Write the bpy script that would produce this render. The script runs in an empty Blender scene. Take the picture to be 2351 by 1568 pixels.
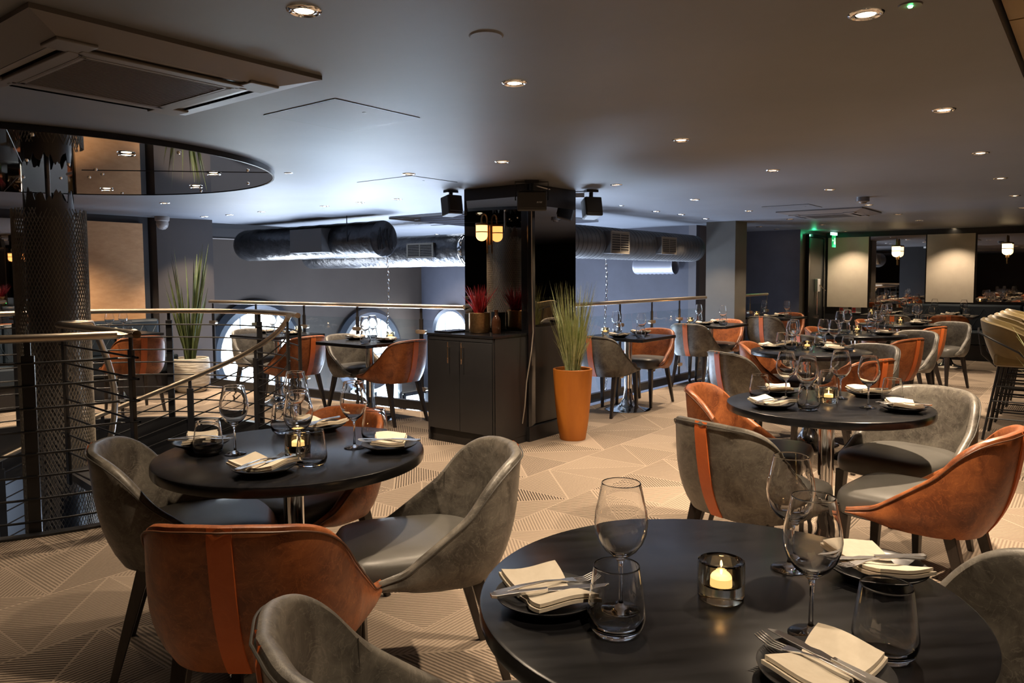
import bpy, bmesh, math, random
from mathutils import Vector, Matrix
random.seed(7)
SC = bpy.context.scene
R = math.radians
PI = math.pi
# ---------------------------------------------------------------- camera (solved from the photograph)
F, PIT, ROLL, CY, CX, H = 1731.5, .0655, .0052, 748.5, 1175.5, 1.349
cam = bpy.data.objects.new('camera', bpy.data.cameras.new('camera'))
SC.collection.objects.link(cam)
cam.data.sensor_fit = 'HORIZONTAL'; cam.data.sensor_width = 36.0
cam.data.lens = F / 2351 * 36.0
cam.data.shift_y = -(784 - CY) / 2351
cam.data.clip_start = .02; cam.data.clip_end = 200
_f = Vector((0, math.cos(PIT), -math.sin(PIT)))
_r0 = Vector((1, 0, 0)); _u0 = Vector((0, math.sin(PIT), math.cos(PIT)))
_r = _r0 * math.cos(ROLL) - _u0 * math.sin(ROLL)
_u = _r0 * math.sin(ROLL) + _u0 * math.cos(ROLL)
cam.matrix_world = Matrix(((_r.x, _u.x, -_f.x, 0), (_r.y, _u.y, -_f.y, 0), (_r.z, _u.z, -_f.z, H), (0, 0, 0, 1)))
SC.camera = cam
# ---------------------------------------------------------------- world, exposure
w = bpy.data.worlds.new('world'); SC.world = w; w.use_nodes = True
w.node_tree.nodes['Background'].inputs[0].default_value = (.5, .6, .8, 1)
w.node_tree.nodes['Background'].inputs[1].default_value = .05
SC.view_settings.view_transform = 'Standard'; SC.view_settings.look = 'None'
SC.view_settings.gamma = 1; SC.view_settings.use_curve_mapping = False
SC.view_settings.exposure = 0.85
SC.cycles.use_denoising = True
SC.cycles.max_bounces = 22; SC.cycles.diffuse_bounces = 4; SC.cycles.glossy_bounces = 4
SC.cycles.transmission_bounces = 22; SC.cycles.transparent_max_bounces = 12
SC.cycles.caustics_reflective = False; SC.cycles.caustics_refractive = False
SC.cycles.sample_clamp_indirect = 3; SC.cycles.sample_clamp_direct = 30; SC.cycles.blur_glossy = 1.0

def light(kind, name, loc, energy, color, rot=(0, 0, 0), **kw):
    d = bpy.data.lights.new(name, kind); d.energy = energy; d.color = color
    for k, v in kw.items(): setattr(d, k, v)
    o = bpy.data.objects.new(name, d); o.location = loc; o.rotation_euler = rot
    SC.collection.objects.link(o); return o
WARM = (1, .78, .55)
COOL = (.62, .76, 1)
SPOT = 60.0          # each recessed downlight
ATRIUM = 420.0       # daylight through the street windows below the balcony, and the added uplights
# building axes
A52 = R(52)
U = Vector((math.cos(A52), math.sin(A52), 0)); V = Vector((math.cos(A52 - PI / 2), math.sin(A52 - PI / 2), 0))
ZC = 2.1
# daylight from the tall windows of the floor below, plus added uplights in the void
def atriumlight(x, y, z, az, up, e, sx, sy):      # window daylight and the added void uplights: faces azimuth az, tilted up
    d = Vector((math.cos(R(az)) * math.cos(R(up)), math.sin(R(az)) * math.cos(R(up)), math.sin(R(up))))
    o = light('AREA', 'atrium_light', (x, y, z), e, COOL, shape='RECTANGLE', size=sx, size_y=sy)
    o.rotation_euler = d.to_track_quat('-Z', 'Y').to_euler(); return o
atriumlight(-3.2, 12.5, -1.1, -38, 34, ATRIUM * .42, 2.6, .9)
atriumlight(-1.9, 14.2, -1.1, -60, 30, ATRIUM * .25, 1.6, .9)
atriumlight(1.1, 11.9, -1.3, 232, 40, ATRIUM * .25, 1.8, .7)
atriumlight(-2.3, 9.6, -2.6, -38, 78, ATRIUM * .62, 3.2, 1.2)  # uplight added in the void to brighten the ceiling above
atriumlight(1.5, 9.9, -2.6, 232, 80, ATRIUM * .3, 2.0, .9)  # second added uplight, under the right side of the void
# ---------------------------------------------------------------- helpers
def ray(u, v):
    x2 = (u - CX) / F; y2 = -(v - CY) / F
    x = x2 * math.cos(ROLL) + y2 * math.sin(ROLL); y = -x2 * math.sin(ROLL) + y2 * math.cos(ROLL)
    c, s = math.cos(PIT), math.sin(PIT)
    return Vector((x, c + y * s, -s + y * c))
def at(u, v, z):            # photo measurement -> world point on the level z
    d = ray(u, v); t = (z - H) / d.z; return Vector((0, 0, H)) + d * t
def onwall(u, v, P, D):     # photo measurement -> world point on the vertical wall through P along D
    d = ray(u, v); n = Vector((-D.y, D.x, 0)); t = (P - Vector((0, 0, 0))).dot(n) / d.dot(n)
    return Vector((0, 0, H)) + d * t
def P3(p, z): return Vector((p[0], p[1], z))

MATS = {}
def nodes(name):
    m = bpy.data.materials.new(name); m.use_nodes = True
    return m, m.node_tree.nodes, m.node_tree.links, m.node_tree.nodes['Principled BSDF']
def mat(name, col, rough=.5, metal=0.0, **kw):
    if name in MATS: return MATS[name]
    m, n, l, b = nodes(name)
    b.inputs['Base Color'].default_value = (*col, 1); b.inputs['Roughness'].default_value = rough
    b.inputs['Metallic'].default_value = metal
    for k, v in kw.items():
        b.inputs[k.replace('_', ' ')].default_value = v
    MATS[name] = m; return m
def noisy(name, c1, c2, scale=8, rough=.5, metal=0, bump=.1, bscale=200, detail=6, lo=.35, hi=.65, stretch=None, r2=None, coat=0, spec=.5, bdist=.002):
    m, n, l, b = nodes(name)
    tc = n.new('ShaderNodeTexCoord'); mp = n.new('ShaderNodeMapping'); l.new(tc.outputs['Object'], mp.inputs[0])
    if stretch: mp.inputs['Scale'].default_value = stretch
    t = n.new('ShaderNodeTexNoise'); t.inputs['Scale'].default_value = scale; t.inputs['Detail'].default_value = detail
    t.inputs['Roughness'].default_value = .62
    l.new(mp.outputs[0], t.inputs['Vector'])
    cr = n.new('ShaderNodeValToRGB'); cr.color_ramp.elements[0].position = lo; cr.color_ramp.elements[1].position = hi
    cr.color_ramp.elements[0].color = (*c1, 1); cr.color_ramp.elements[1].color = (*c2, 1)
    l.new(t.outputs[0], cr.inputs[0]); l.new(cr.outputs[0], b.inputs['Base Color'])
    b.inputs['Roughness'].default_value = rough; b.inputs['Metallic'].default_value = metal
    b.inputs['Coat Weight'].default_value = coat; b.inputs['Specular IOR Level'].default_value = spec
    if r2 is not None:
        mr = n.new('ShaderNodeMapRange'); mr.inputs[1].default_value = lo; mr.inputs[2].default_value = hi
        mr.inputs[3].default_value = rough; mr.inputs[4].default_value = r2
        l.new(t.outputs[0], mr.inputs[0]); l.new(mr.outputs[0], b.inputs['Roughness'])
    if bump:
        t2 = n.new('ShaderNodeTexNoise'); t2.inputs['Scale'].default_value = bscale; t2.inputs['Detail'].default_value = 3
        l.new(mp.outputs[0], t2.inputs['Vector'])
        bp = n.new('ShaderNodeBump'); bp.inputs['Strength'].default_value = bump; bp.inputs['Distance'].default_value = bdist
        l.new(t2.outputs[0], bp.inputs['Height']); l.new(bp.outputs[0], b.inputs['Normal'])
    MATS[name] = m; return m
def leather(name, base, light_, rough=.42, vein=.5):
    m, n, l, b = nodes(name)
    tc = n.new('ShaderNodeTexCoord')
    t = n.new('ShaderNodeTexNoise'); t.inputs['Scale'].default_value = 9; t.inputs['Detail'].default_value = 9; t.inputs['Roughness'].default_value = .7; t.inputs['Distortion'].default_value = .6
    l.new(tc.outputs['Object'], t.inputs['Vector'])
    cr = n.new('ShaderNodeValToRGB'); cr.color_ramp.elements[0].position = .38; cr.color_ramp.elements[1].position = .72
    cr.color_ramp.elements[0].color = (*base, 1); cr.color_ramp.elements[1].color = (*light_, 1)
    l.new(t.outputs[0], cr.inputs[0])
    # fine pale scuff veins
    t3 = n.new('ShaderNodeTexNoise'); t3.inputs['Scale'].default_value = 16; t3.inputs['Detail'].default_value = 5; t3.inputs['Distortion'].default_value = 2.0
    l.new(tc.outputs['Object'], t3.inputs['Vector'])
    ab = n.new('ShaderNodeMath'); ab.operation = 'SUBTRACT'; ab.inputs[1].default_value = .5; l.new(t3.outputs[0], ab.inputs[0])
    ab2 = n.new('ShaderNodeMath'); ab2.operation = 'ABSOLUTE'; l.new(ab.outputs[0], ab2.inputs[0])
    mr = n.new('ShaderNodeMapRange'); mr.inputs[1].default_value = 0; mr.inputs[2].default_value = .02; mr.inputs[3].default_value = .7 * vein; mr.inputs[4].default_value = 0
    l.new(ab2.outputs[0], mr.inputs[0])
    mx = n.new('ShaderNodeMix'); mx.data_type = 'RGBA'; l.new(mr.outputs[0], mx.inputs['Factor']); l.new(cr.outputs[0], mx.inputs['A'])
    mx.inputs['B'].default_value = (*[min(1, c * 1.35) for c in light_], 1)
    l.new(mx.outputs['Result'], b.inputs['Base Color'])
    b.inputs['Roughness'].default_value = rough
    v = n.new('ShaderNodeTexVoronoi'); v.inputs['Scale'].default_value = 420; l.new(tc.outputs['Object'], v.inputs['Vector'])
    bp = n.new('ShaderNodeBump'); bp.inputs['Strength'].default_value = .12; bp.inputs['Distance'].default_value = .001
    l.new(v.outputs['Distance'], bp.inputs['Height']); l.new(bp.outputs[0], b.inputs['Normal'])
    MATS[name] = m; return m
def emis(name, col, s):
    m, n, l, b = nodes(name)
    b.inputs['Base Color'].default_value = (*col, 1)
    b.inputs['Emission Color'].default_value = (*col, 1); b.inputs['Emission Strength'].default_value = s
    MATS[name] = m; return m
def pane(name, tint=(1, 1, 1), refl=1.0):
    m, n, l, b = nodes(name); n.remove(b)
    tr = n.new('ShaderNodeBsdfTransparent'); tr.inputs[0].default_value = (*tint, 1)
    gl = n.new('ShaderNodeBsdfGlossy'); gl.inputs['Roughness'].default_value = .01
    fr = n.new('ShaderNodeFresnel'); fr.inputs[0].default_value = 1.5
    mu = n.new('ShaderNodeMath'); mu.operation = 'MULTIPLY'; mu.inputs[1].default_value = refl; l.new(fr.outputs[0], mu.inputs[0])
    ge = n.new('ShaderNodeNewGeometry'); inv = n.new('ShaderNodeMath'); inv.operation = 'SUBTRACT'; inv.inputs[0].default_value = 1; l.new(ge.outputs['Backfacing'], inv.inputs[1])
    mb = n.new('ShaderNodeMath'); mb.operation = 'MULTIPLY'; mb.use_clamp = True; l.new(mu.outputs[0], mb.inputs[0]); l.new(inv.outputs[0], mb.inputs[1]); mu = mb
    mx = n.new('ShaderNodeMixShader'); l.new(mu.outputs[0], mx.inputs[0]); l.new(tr.outputs[0], mx.inputs[1]); l.new(gl.outputs[0], mx.inputs[2])
    l.new(mx.outputs[0], n['Material Output'].inputs[0]); MATS[name] = m; return m

ORANGE = leather('orange_leather', (.15, .040, .012), (.42, .135, .04))
GREY = leather('grey_leather', (.055, .048, .04), (.20, .18, .15))
STRIPE = leather('stripe_leather', (.55, .12, .025), (.62, .15, .035), .5, .2)
SEAT = noisy('seat_leather', (.085, .08, .072), (.11, .105, .095), 5, .36, bump=.15, bscale=500)
LEGM = noisy('dark_leg_wood', (.016, .012, .010), (.03, .022, .018), 6, .32, bump=.1, stretch=(8, 8, 1))
TABLE = noisy('black_table_wood', (.004, .004, .0045), (.010, .010, .012), 5, .24, bump=.018, bscale=60, stretch=(1, 7, 1), r2=.27, spec=.4)
CHROME = mat('chrome', (.75, .75, .76), .07, 1)
STEEL = mat('cutlery_steel', (.8, .78, .76), .24, 1)
RAIL = noisy('brushed_rail', (.55, .46, .36), (.62, .53, .42), 30, .33, metal=1, bump=0)
BLACKM = mat('black_metal', (.012, .012, .014), .38)
BLACKP = noisy('black_paint', (.016, .016, .018), (.022, .022, .024), 3, .38, bump=.05, bscale=80)
BLACKG = mat('black_gloss', (.01, .01, .012), .12)
GLASS = mat('clear_glass', (1, 1, 1), 0.0, 0, IOR=1.45, Transmission_Weight=1)
SMOKE = mat('smoked_glass', (.80, .72, .55), 0.0, 0, IOR=1.45, Transmission_Weight=1)
PANE = pane('balustrade_glass', (.93, .97, .97))
MIRROR = mat('smoked_mirror', (.46, .41, .36), .015, 1)
DISCM = mat('ceiling_mirror', (.42, .40, .38), .02, 1)
PLATE = mat('black_stoneware', (.022, .022, .024), .35)
NAPKIN = noisy('cream_napkin', (.60, .53, .42), (.66, .59, .48), 40, .85, bump=.1, bscale=900)
WAX = mat('candle_wax', (.9, .85, .75), .5); WAX.node_tree.nodes['Principled BSDF'].inputs['Emission Color'].default_value = (1, .62, .25, 1); WAX.node_tree.nodes['Principled BSDF'].inputs['Emission Strength'].default_value = .9  # amber glow of the flame put into the wax as emission
FLAME = emis('flame', (1, .62, .25), 120)
LAMP = emis('lamp_face', (1, .78, .5), 14)
LAMPBLUE = emis('cool_lamp_face', (.9, .95, 1), 14)
SHADE = emis('sconce_glass', (1, .40, .12), 2.4)
SHADE2 = emis('far_sconce_glass', (1, .72, .38), 3.2)
BRONZE = noisy('bronze_metal', (.36, .22, .11), (.5, .32, .16), 60, .35, metal=1, bump=.1)
WALLG = noisy('grey_wall_paint', (.056, .040, .030), (.068, .050, .038), 1.2, .6, bump=.05, bscale=40)
WALLB = noisy('blue_grey_wall_paint', (.055, .054, .068), (.072, .072, .09), 1.5, .7, bump=.1, bscale=30)
WALLD = mat('dark_wall', (.018, .018, .02), .45)
CEIL = noisy('ceiling_paint', (.122, .130, .148), (.155, .163, .182), .8, .5, bump=.04, bscale=25, lo=.3, hi=.7, spec=.35)
TAN = noisy('tan_fabric', (.46, .25, .12), (.54, .31, .155), 9, .9, bump=.15, bscale=500, stretch=(1, 1, 2.5))
BEIGE = noisy('beige_fabric', (.50, .43, .35), (.55, .48, .39), 5, .9, bump=.15, bscale=500)
NAVY = noisy('navy_leather', (.012, .02, .03), (.02, .03, .042), 5, .4, bump=.1)
OLIVE = noisy('olive_velvet', (.13, .088, .022), (.185, .125, .034), 6, .75, bump=.1, bscale=600)
OLIVE.node_tree.nodes['Principled BSDF'].inputs['Sheen Weight'].default_value = .5
CORTEN = noisy('rust_orange_pot', (.40, .12, .01), (.52, .17, .018), 5, .55, bump=.1, bscale=300, stretch=(1, 1, .3))
WHITEPOT = noisy('ribbed_white_pot', (.42, .38, .31), (.58, .53, .45), 18, .7, bump=1, bscale=9, stretch=(.6, .6, 6), bdist=.02)
GRASS = noisy('pale_green_blade', (.38, .46, .18), (.66, .70, .42), 30, .5, bump=0)
LEAF = noisy('olive_leaf', (.06, .085, .03), (.12, .15, .06), 10, .5, bump=0)
REDLEAF = noisy('red_leaf', (.16, .008, .012), (.5, .02, .03), 30, .45, bump=0)
FOIL = noisy('black_foil_duct', (.035, .035, .038), (.06, .06, .065), 6, .3, metal=.75, bump=.8, bscale=9, bdist=.02)
FOILS = noisy('silver_foil_duct', (.055, .054, .056), (.10, .097, .10), 6, .33, metal=.8, bump=.8, bscale=11, bdist=.02)
DUCT = noisy('grey_duct_paint', (.05, .048, .048), (.065, .062, .06), 4, .5, bump=.1)
DUCTBOX = mat('duct_box', (.07, .068, .07), .6)
GRILLE = mat('grille', (.22, .2, .17), .4, .3)
ACM = mat('ac_plastic', (.13, .12, .12), .45)
SPK = mat('speaker_plastic', (.02, .02, .022), .45)
WINDOW = emis('bright_window', (.72, .86, 1), 5.5)
WINDOW2 = emis('window_pane_white', (.85, .93, 1), 8)
GOLD = noisy('gold_ceiling', (.20, .13, .05), (.26, .17, .07), 2, .5, bump=0)
SOIL = noisy('pebbles', (.12, .1, .08), (.3, .27, .22), 90, .8, bump=.6, bscale=90)
SLEEVE = mat('expanded_metal', (.30, .26, .21), .45, .55)
CORE = mat('column_core', (.10, .095, .095), .4)
BOTTLE = mat('brown_bottle', (.05, .02, .01), .06); 
GREEN = emis('exit_green', (.01, .45, .14), .45)
LED = emis('green_led', (.1, 1, .25), 25)
WHITE = mat('white_plastic', (.6, .6, .6), .4)
RED = mat('notice_red', (.6, .03, .04), .5)

def carpet():
    m, n, l, b = nodes('carpet')
    tc = n.new('ShaderNodeTexCoord')
    def M(op, a, bb=None, c=None):
        x = n.new('ShaderNodeMath'); x.operation = op
        for i, q in enumerate((a, bb, c)):
            if q is None: continue
            if isinstance(q, (int, float)): x.inputs[i].default_value = q
            else: l.new(q, x.inputs[i])
        return x.outputs[0]
    mp = n.new('ShaderNodeMapping'); mp.inputs['Rotation'].default_value = (0, 0, -A52); l.new(tc.outputs['Object'], mp.inputs[0])
    sp = n.new('ShaderNodeSeparateXYZ'); l.new(mp.outputs[0], sp.inputs[0])
    S = .5
    x = M('DIVIDE', sp.outputs[0], S); y = M('DIVIDE', sp.outputs[1], S)
    iy = M('FLOOR', y); x = M('ADD', x, M('MULTIPLY', iy, .5))
    ix = M('FLOOR', x); fx = M('FRACT', x); fy = M('FRACT', y)
    par = M('MODULO', M('ABSOLUTE', M('ADD', ix, iy)), 2)
    # split each tile by a diagonal whose direction alternates
    d1 = M('SUBTRACT', fx, fy); d2 = M('SUBTRACT', M('ADD', fx, fy), 1)
    d = M('ADD', M('MULTIPLY', d1, par), M('MULTIPLY', d2, M('SUBTRACT', 1, par)))
    side = M('GREATER_THAN', d, 0)
    idn = M('ADD', M('ADD', M('MULTIPLY', ix, 12.9898), M('MULTIPLY', iy, 78.233)), M('MULTIPLY', side, 37.719))
    r1 = M('FRACT', M('ABSOLUTE', M('MULTIPLY', M('SINE', idn), 4375.85)))
    r2 = M('FRACT', M('ABSOLUTE', M('MULTIPLY', M('SINE', M('ADD', idn, 3.1)), 2375.85)))
    # chevron stripes: across, along, or at the diagonal, by tile half
    ang = M('ADD', M('MULTIPLY', side, PI / 2), M('MULTIPLY', M('FLOOR', M('MULTIPLY', r1, 2.0)), PI / 4))
    t = M('ADD', M('MULTIPLY', sp.outputs[0], M('COSINE', ang)), M('MULTIPLY', sp.outputs[1], M('SINE', ang)))
    nz = n.new('ShaderNodeTexNoise'); nz.inputs['Scale'].default_value = 60; l.new(tc.outputs['Object'], nz.inputs['Vector'])
    t = M('ADD', t, M('MULTIPLY', nz.outputs[0], .004))
    st = M('SINE', M('MULTIPLY', t, 2 * PI / .0165))
    sm = n.new('ShaderNodeMapRange'); sm.interpolation_type = 'SMOOTHSTEP'; l.new(st, sm.inputs[0]); sm.inputs[1].default_value = -.5; sm.inputs[2].default_value = .5
    amp = M('ADD', .4, M('MULTIPLY', r2, .6))
    edge = M('LESS_THAN', M('MINIMUM', M('ABSOLUTE', d), M('MINIMUM', fy, fx)), .014)
    fac = M('MULTIPLY', M('MULTIPLY', sm.outputs[0], amp), M('SUBTRACT', 1, edge))
    fac = M('ADD', fac, M('MULTIPLY', M('SUBTRACT', r2, .5), .12))
    pile = n.new('ShaderNodeTexNoise'); pile.inputs['Scale'].default_value = 350; l.new(tc.outputs['Object'], pile.inputs['Vector'])
    fac = M('ADD', fac, M('MULTIPLY', M('SUBTRACT', pile.outputs[0], .5), .35))
    cr = n.new('ShaderNodeValToRGB'); cr.color_ramp.elements[0].color = (.40, .315, .24, 1); cr.color_ramp.elements[1].color = (.075, .057, .044, 1)
    l.new(fac, cr.inputs[0]); l.new(cr.outputs[0], b.inputs['Base Color']); b.inputs['Roughness'].default_value = .95
    b.inputs['Specular IOR Level'].default_value = .15
    bp = n.new('ShaderNodeBump'); bp.inputs['Strength'].default_value = .5; bp.inputs['Distance'].default_value = .003
    l.new(M('ADD', pile.outputs[0], M('MULTIPLY', fac, -1)), bp.inputs['Height']); l.new(bp.outputs[0], b.inputs['Normal'])
    return m
CARPET = carpet()

class MB:
    def __init__(s): s.v = []; s.f = []
    def add(s, vs, fs, M=None):
        o = len(s.v)
        s.v += [tuple(M @ Vector(p)) if M else tuple(p) for p in vs]
        s.f += [tuple(i + o for i in f) for f in fs]; return s
    def box(s, c, d, rz=0, M=None):
        x, y, z = d[0] / 2, d[1] / 2, d[2] / 2
        R_ = Matrix.Translation(Vector(c)) @ Matrix.Rotation(rz, 4, 'Z')
        if M: R_ = M @ R_
        vs = [(-x, -y, -z), (x, -y, -z), (x, y, -z), (-x, y, -z), (-x, -y, z), (x, -y, z), (x, y, z), (-x, y, z)]
        return s.add(vs, [(3, 2, 1, 0), (4, 5, 6, 7), (0, 1, 5, 4), (1, 2, 6, 5), (2, 3, 7, 6), (3, 0, 4, 7)], R_)
    def taper(s, p0, p1, w0, w1):      # square bar from p0 to p1
        vs = []
        for p, w_ in ((p0, w0), (p1, w1)):
            h = w_ / 2
            vs += [(p[0] - h, p[1] - h, p[2]), (p[0] + h, p[1] - h, p[2]), (p[0] + h, p[1] + h, p[2]), (p[0] - h, p[1] + h, p[2])]
        return s.add(vs, [(3, 2, 1, 0), (4, 5, 6, 7), (0, 1, 5, 4), (1, 2, 6, 5), (2, 3, 7, 6), (3, 0, 4, 7)])
    def prism(s, poly, z0, z1):
        n = len(poly)
        vs = [(p[0], p[1], z0) for p in poly] + [(p[0], p[1], z1) for p in poly]
        fs = [tuple(range(n - 1, -1, -1)), tuple(range(n, 2 * n))] + [(i, (i + 1) % n, n + (i + 1) % n, n + i) for i in range(n)]
        return s.add(vs, fs)
    def lathe(s, prof, n=32, M=None, closed=False):
        vs = []; fs = []
        for (r, z) in prof:
            for i in range(n):
                a = 2 * PI * i / n; vs.append((r * math.cos(a), r * math.sin(a), z))
        m = len(prof)
        for j in range(m - 1 if not closed else m):
            k = (j + 1) % m
            for i in range(n):
                fs.append((j * n + i, j * n + (i + 1) % n, k * n + (i + 1) % n, k * n + i))
        return s.add(vs, fs, M)
    def tube(s, pts, r, n=8, cap=True, closed=False):
        pts = [Vector(p) for p in pts]; m = len(pts); vs = []; fs = []; prev = None
        for i, p in enumerate(pts):
            a = pts[(i - 1) % m] if (i > 0 or closed) else p; b_ = pts[(i + 1) % m] if (i < m - 1 or closed) else p
            t = (b_ - a).normalized()
            if prev is None:
                q = Vector((0, 0, 1)) if abs(t.z) < .9 else Vector((1, 0, 0))
                x = t.cross(q).normalized()
            else:
                x = (prev - t * prev.dot(t)).normalized()
            prev = x; y = t.cross(x)
            rr = r[i] if isinstance(r, (list, tuple)) else r
            for k in range(n):
                th = 2 * PI * k / n; vs.append(tuple(p + x * rr * math.cos(th) + y * rr * math.sin(th)))
        for i in range(m if closed else m - 1):
            j = (i + 1) % m
            for k in range(n):
                fs.append((i * n + k, i * n + (k + 1) % n, j * n + (k + 1) % n, j * n + k))
        if cap and not closed:
            fs.append(tuple(range(n - 1, -1, -1))); fs.append(tuple((m - 1) * n + k for k in range(n)))
        return s.add(vs, fs)
    def ribbon(s, pts, wd, th, side=Vector((1, 0, 0))):   # flat bar along pts with varying width
        vs = []; fs = []
        for p, w_ in zip(pts, wd):
            p = Vector(p); h = side * (w_ / 2)
            vs += [tuple(p - h), tuple(p + h), tuple(p + h + Vector((0, 0, th))), tuple(p - h + Vector((0, 0, th)))]
        m = len(pts)
        for i in range(m - 1):
            for k in range(4): fs.append((4 * i + k, 4 * i + (k + 1) % 4, 4 * i + 4 + (k + 1) % 4, 4 * i + 4 + k))
        fs += [(3, 2, 1, 0), tuple(4 * (m - 1) + k for k in range(4))]
        return s.add(vs, fs)
    def build(s, name, m, parent=None, smooth=False, bevel=0, sub=0, origin=None):
        me = bpy.data.meshes.new(name)
        vs = s.v
        if origin is not None:
            o_ = Vector(origin); vs = [tuple(Vector(p) - o_) for p in vs]
        me.from_pydata(vs, [], s.f); me.update()
        bm = bmesh.new(); bm.from_mesh(me); bmesh.ops.recalc_face_normals(bm, faces=bm.faces[:]); bm.to_mesh(me); bm.free()
        me.materials.append(m)
        ob = bpy.data.objects.new(name, me); SC.collection.objects.link(ob)
        if origin is not None: ob.location = origin
        if parent: ob.parent = parent
        if smooth:
            me.polygons.foreach_set('use_smooth', [True] * len(me.polygons))
            me.set_sharp_from_angle(angle=R(40))
        if bevel:
            b_ = ob.modifiers.new('bevel', 'BEVEL'); b_.width = bevel; b_.segments = 2; b_.limit_method = 'ANGLE'
        if sub:
            b_ = ob.modifiers.new('sub', 'SUBSURF'); b_.levels = sub; b_.render_levels = sub
        return ob
def tag(o, label=None, cat=None, group=None, kind=None):
    if label: o['label'] = label
    if cat: o['category'] = cat
    if group: o['group'] = group
    if kind: o['kind'] = kind
    return o
def empty(name, loc=(0, 0, 0), rz=0):
    o = bpy.data.objects.new(name, None); SC.collection.objects.link(o); o.location = loc; o.rotation_euler = (0, 0, rz); o.empty_display_size = .1
    return o
def copy_tree(o, parent=None):
    c = o.copy(); SC.collection.objects.link(c); c.parent = parent
    for ch in list(o.children): copy_tree(ch, c)
    return c
class Proto:
    def __init__(s, root): s.root = root; s.used = False
    def place(s, loc, rz, label, cat, group=None):
        o = s.root if not s.used else copy_tree(s.root)
        s.used = True
        o.location = loc; o.rotation_euler = (0, 0, rz)
        return tag(o, label, cat, group)
def struct(o): o['kind'] = 'structure'; return o
def interp(xs, ys, x):
    if x <= xs[0]: return ys[0]
    for i in range(len(xs) - 1):
        if x <= xs[i + 1]:
            t = (x - xs[i]) / (xs[i + 1] - xs[i]); t = t * t * (3 - 2 * t) if len(xs) > 4 else t
            return ys[i] + (ys[i + 1] - ys[i]) * t
    return ys[-1]
def lin(xs, ys, x):
    if x <= xs[0]: return ys[0]
    for i in range(len(xs) - 1):
        if x <= xs[i + 1]: return ys[i] + (ys[i + 1] - ys[i]) * (x - xs[i]) / (xs[i + 1] - xs[i])
    return ys[-1]
# ================================================================ SETTING
C0 = Vector((-3.35, 5.45, 0)); RS = 1.75                     # spiral stair centre and radius
Aw = Vector((-1.77, 14.8, 0)); Bw = Vector((2.75, 11.28, 0)); Cw = Vector((4.04, 13.09, 0)); Dw = Vector((4.77, 12.52, 0)); Ew = Vector((5.68, 13.68, 0))
RL0 = Vector((-3.80, 9.42, 0)); RK = Vector((.08, 6.86, 0)); RR1 = Vector((4.02, 11.8, 0))
Wend = Ew + V * 9.0
LW = Vector((-4.46, 9.35, 0))                                 # left wall line along U
# outer floor polygon
Lback = LW - U * 11.5
floor_poly = [RL0, RK, Vector((2.58, 9.99, 0)), RR1, Vector((4.45, 12.74, 0)), Dw, Ew, Wend, Wend - U * 15.5, Lback, LW + U * .12, ]
def floor_mesh(name, z0, z1, m):
    bm = bmesh.new()
    n = 72
    ov = [bm.verts.new((p.x, p.y, z1)) for p in floor_poly]
    hv = [bm.verts.new((C0.x + (RS + .06) * math.cos(2 * PI * i / n), C0.y + (RS + .06) * math.sin(2 * PI * i / n), z1)) for i in range(n)]
    es = [bm.edges.new((a[i], a[(i + 1) % len(a)])) for a in (ov, hv) for i in range(len(a))]
    r = bmesh.ops.triangle_fill(bm, use_beauty=True, use_dissolve=False, edges=es)
    fs = [f for f in bm.faces]
    bmesh.ops.recalc_face_normals(bm, faces=fs)
    for f in fs:
        if f.normal.z < 0: f.normal_flip()
    me = bpy.data.meshes.new(name); bm.to_mesh(me); bm.free(); me.materials.append(m)
    o = bpy.data.objects.new(name, me); SC.collection.objects.link(o)
    return o
struct(floor_mesh('floor', 0, 0, CARPET))
# slab edge along the balcony and around the stair well
b = MB()
for i in range(3):
    a, c = floor_poly[i], floor_poly[i + 1]; d = (c - a).normalized(); n_ = Vector((-d.y, d.x, 0)) * .02
    b.prism([a - n_, c - n_, c + n_, a + n_], -.34, -.004)
struct(b.build('trim_1', BLACKP))
b = MB(); N_ = 72
vs = []; fs = []
for k, (r, z) in enumerate(((RS + .06, -.002), (RS + .06, .012), (RS - .0, .012), (RS - .0, -.45), (RS + .06, -.45))):
    for i in range(N_): vs.append((C0.x + r * math.cos(2 * PI * i / N_), C0.y + r * math.sin(2 * PI * i / N_), z))
for k in range(4):
    for i in range(N_): fs.append((k * N_ + i, k * N_ + (i + 1) % N_, (k + 1) * N_ + (i + 1) % N_, (k + 1) * N_ + i))
b.add(vs, fs); struct(b.build('trim_2', BLACKP, smooth=True))
# ceiling: main plane, ends on the right at a beam line; gold panels beyond, slightly higher
cr0 = at(2278, 0, ZC); 
cA = cr0 - U * 6; cB = at(2351, 190, ZC) + U * .0; 
b = MB(); E2 = cr0 + U * 2.6
b.prism([Lback - V * .3 - U * .3, LW - V * .3 + U * 3.2, Aw - V * 2 + U * 1.5, Ew + U * 1.2, Wend + U * .3, Wend - U * 10.0, E2 + V * .0, cA, Lback + V * 2], ZC, ZC + .12)
struct(b.build('ceiling', CEIL))
b = MB()
for k in range(8):
    p = cA + U * (2.0 + k * .62) + V * .0
    if (p - E2).dot(U) > 0: break
    b.prism([p + U * .006 + V * .01, p + U * .614 + V * .01, p + U * .614 + V * 3.6, p + U * .006 + V * 3.6], ZC + .03, ZC + .05)
struct(b.build('ceiling', GOLD)); 
b = MB(); b.prism([cA + V * .005, E2 + V * .005, E2 + V * 4, cA + V * 4], ZC + .055, ZC + .12); struct(b.build('ceiling', WALLD))

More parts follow.
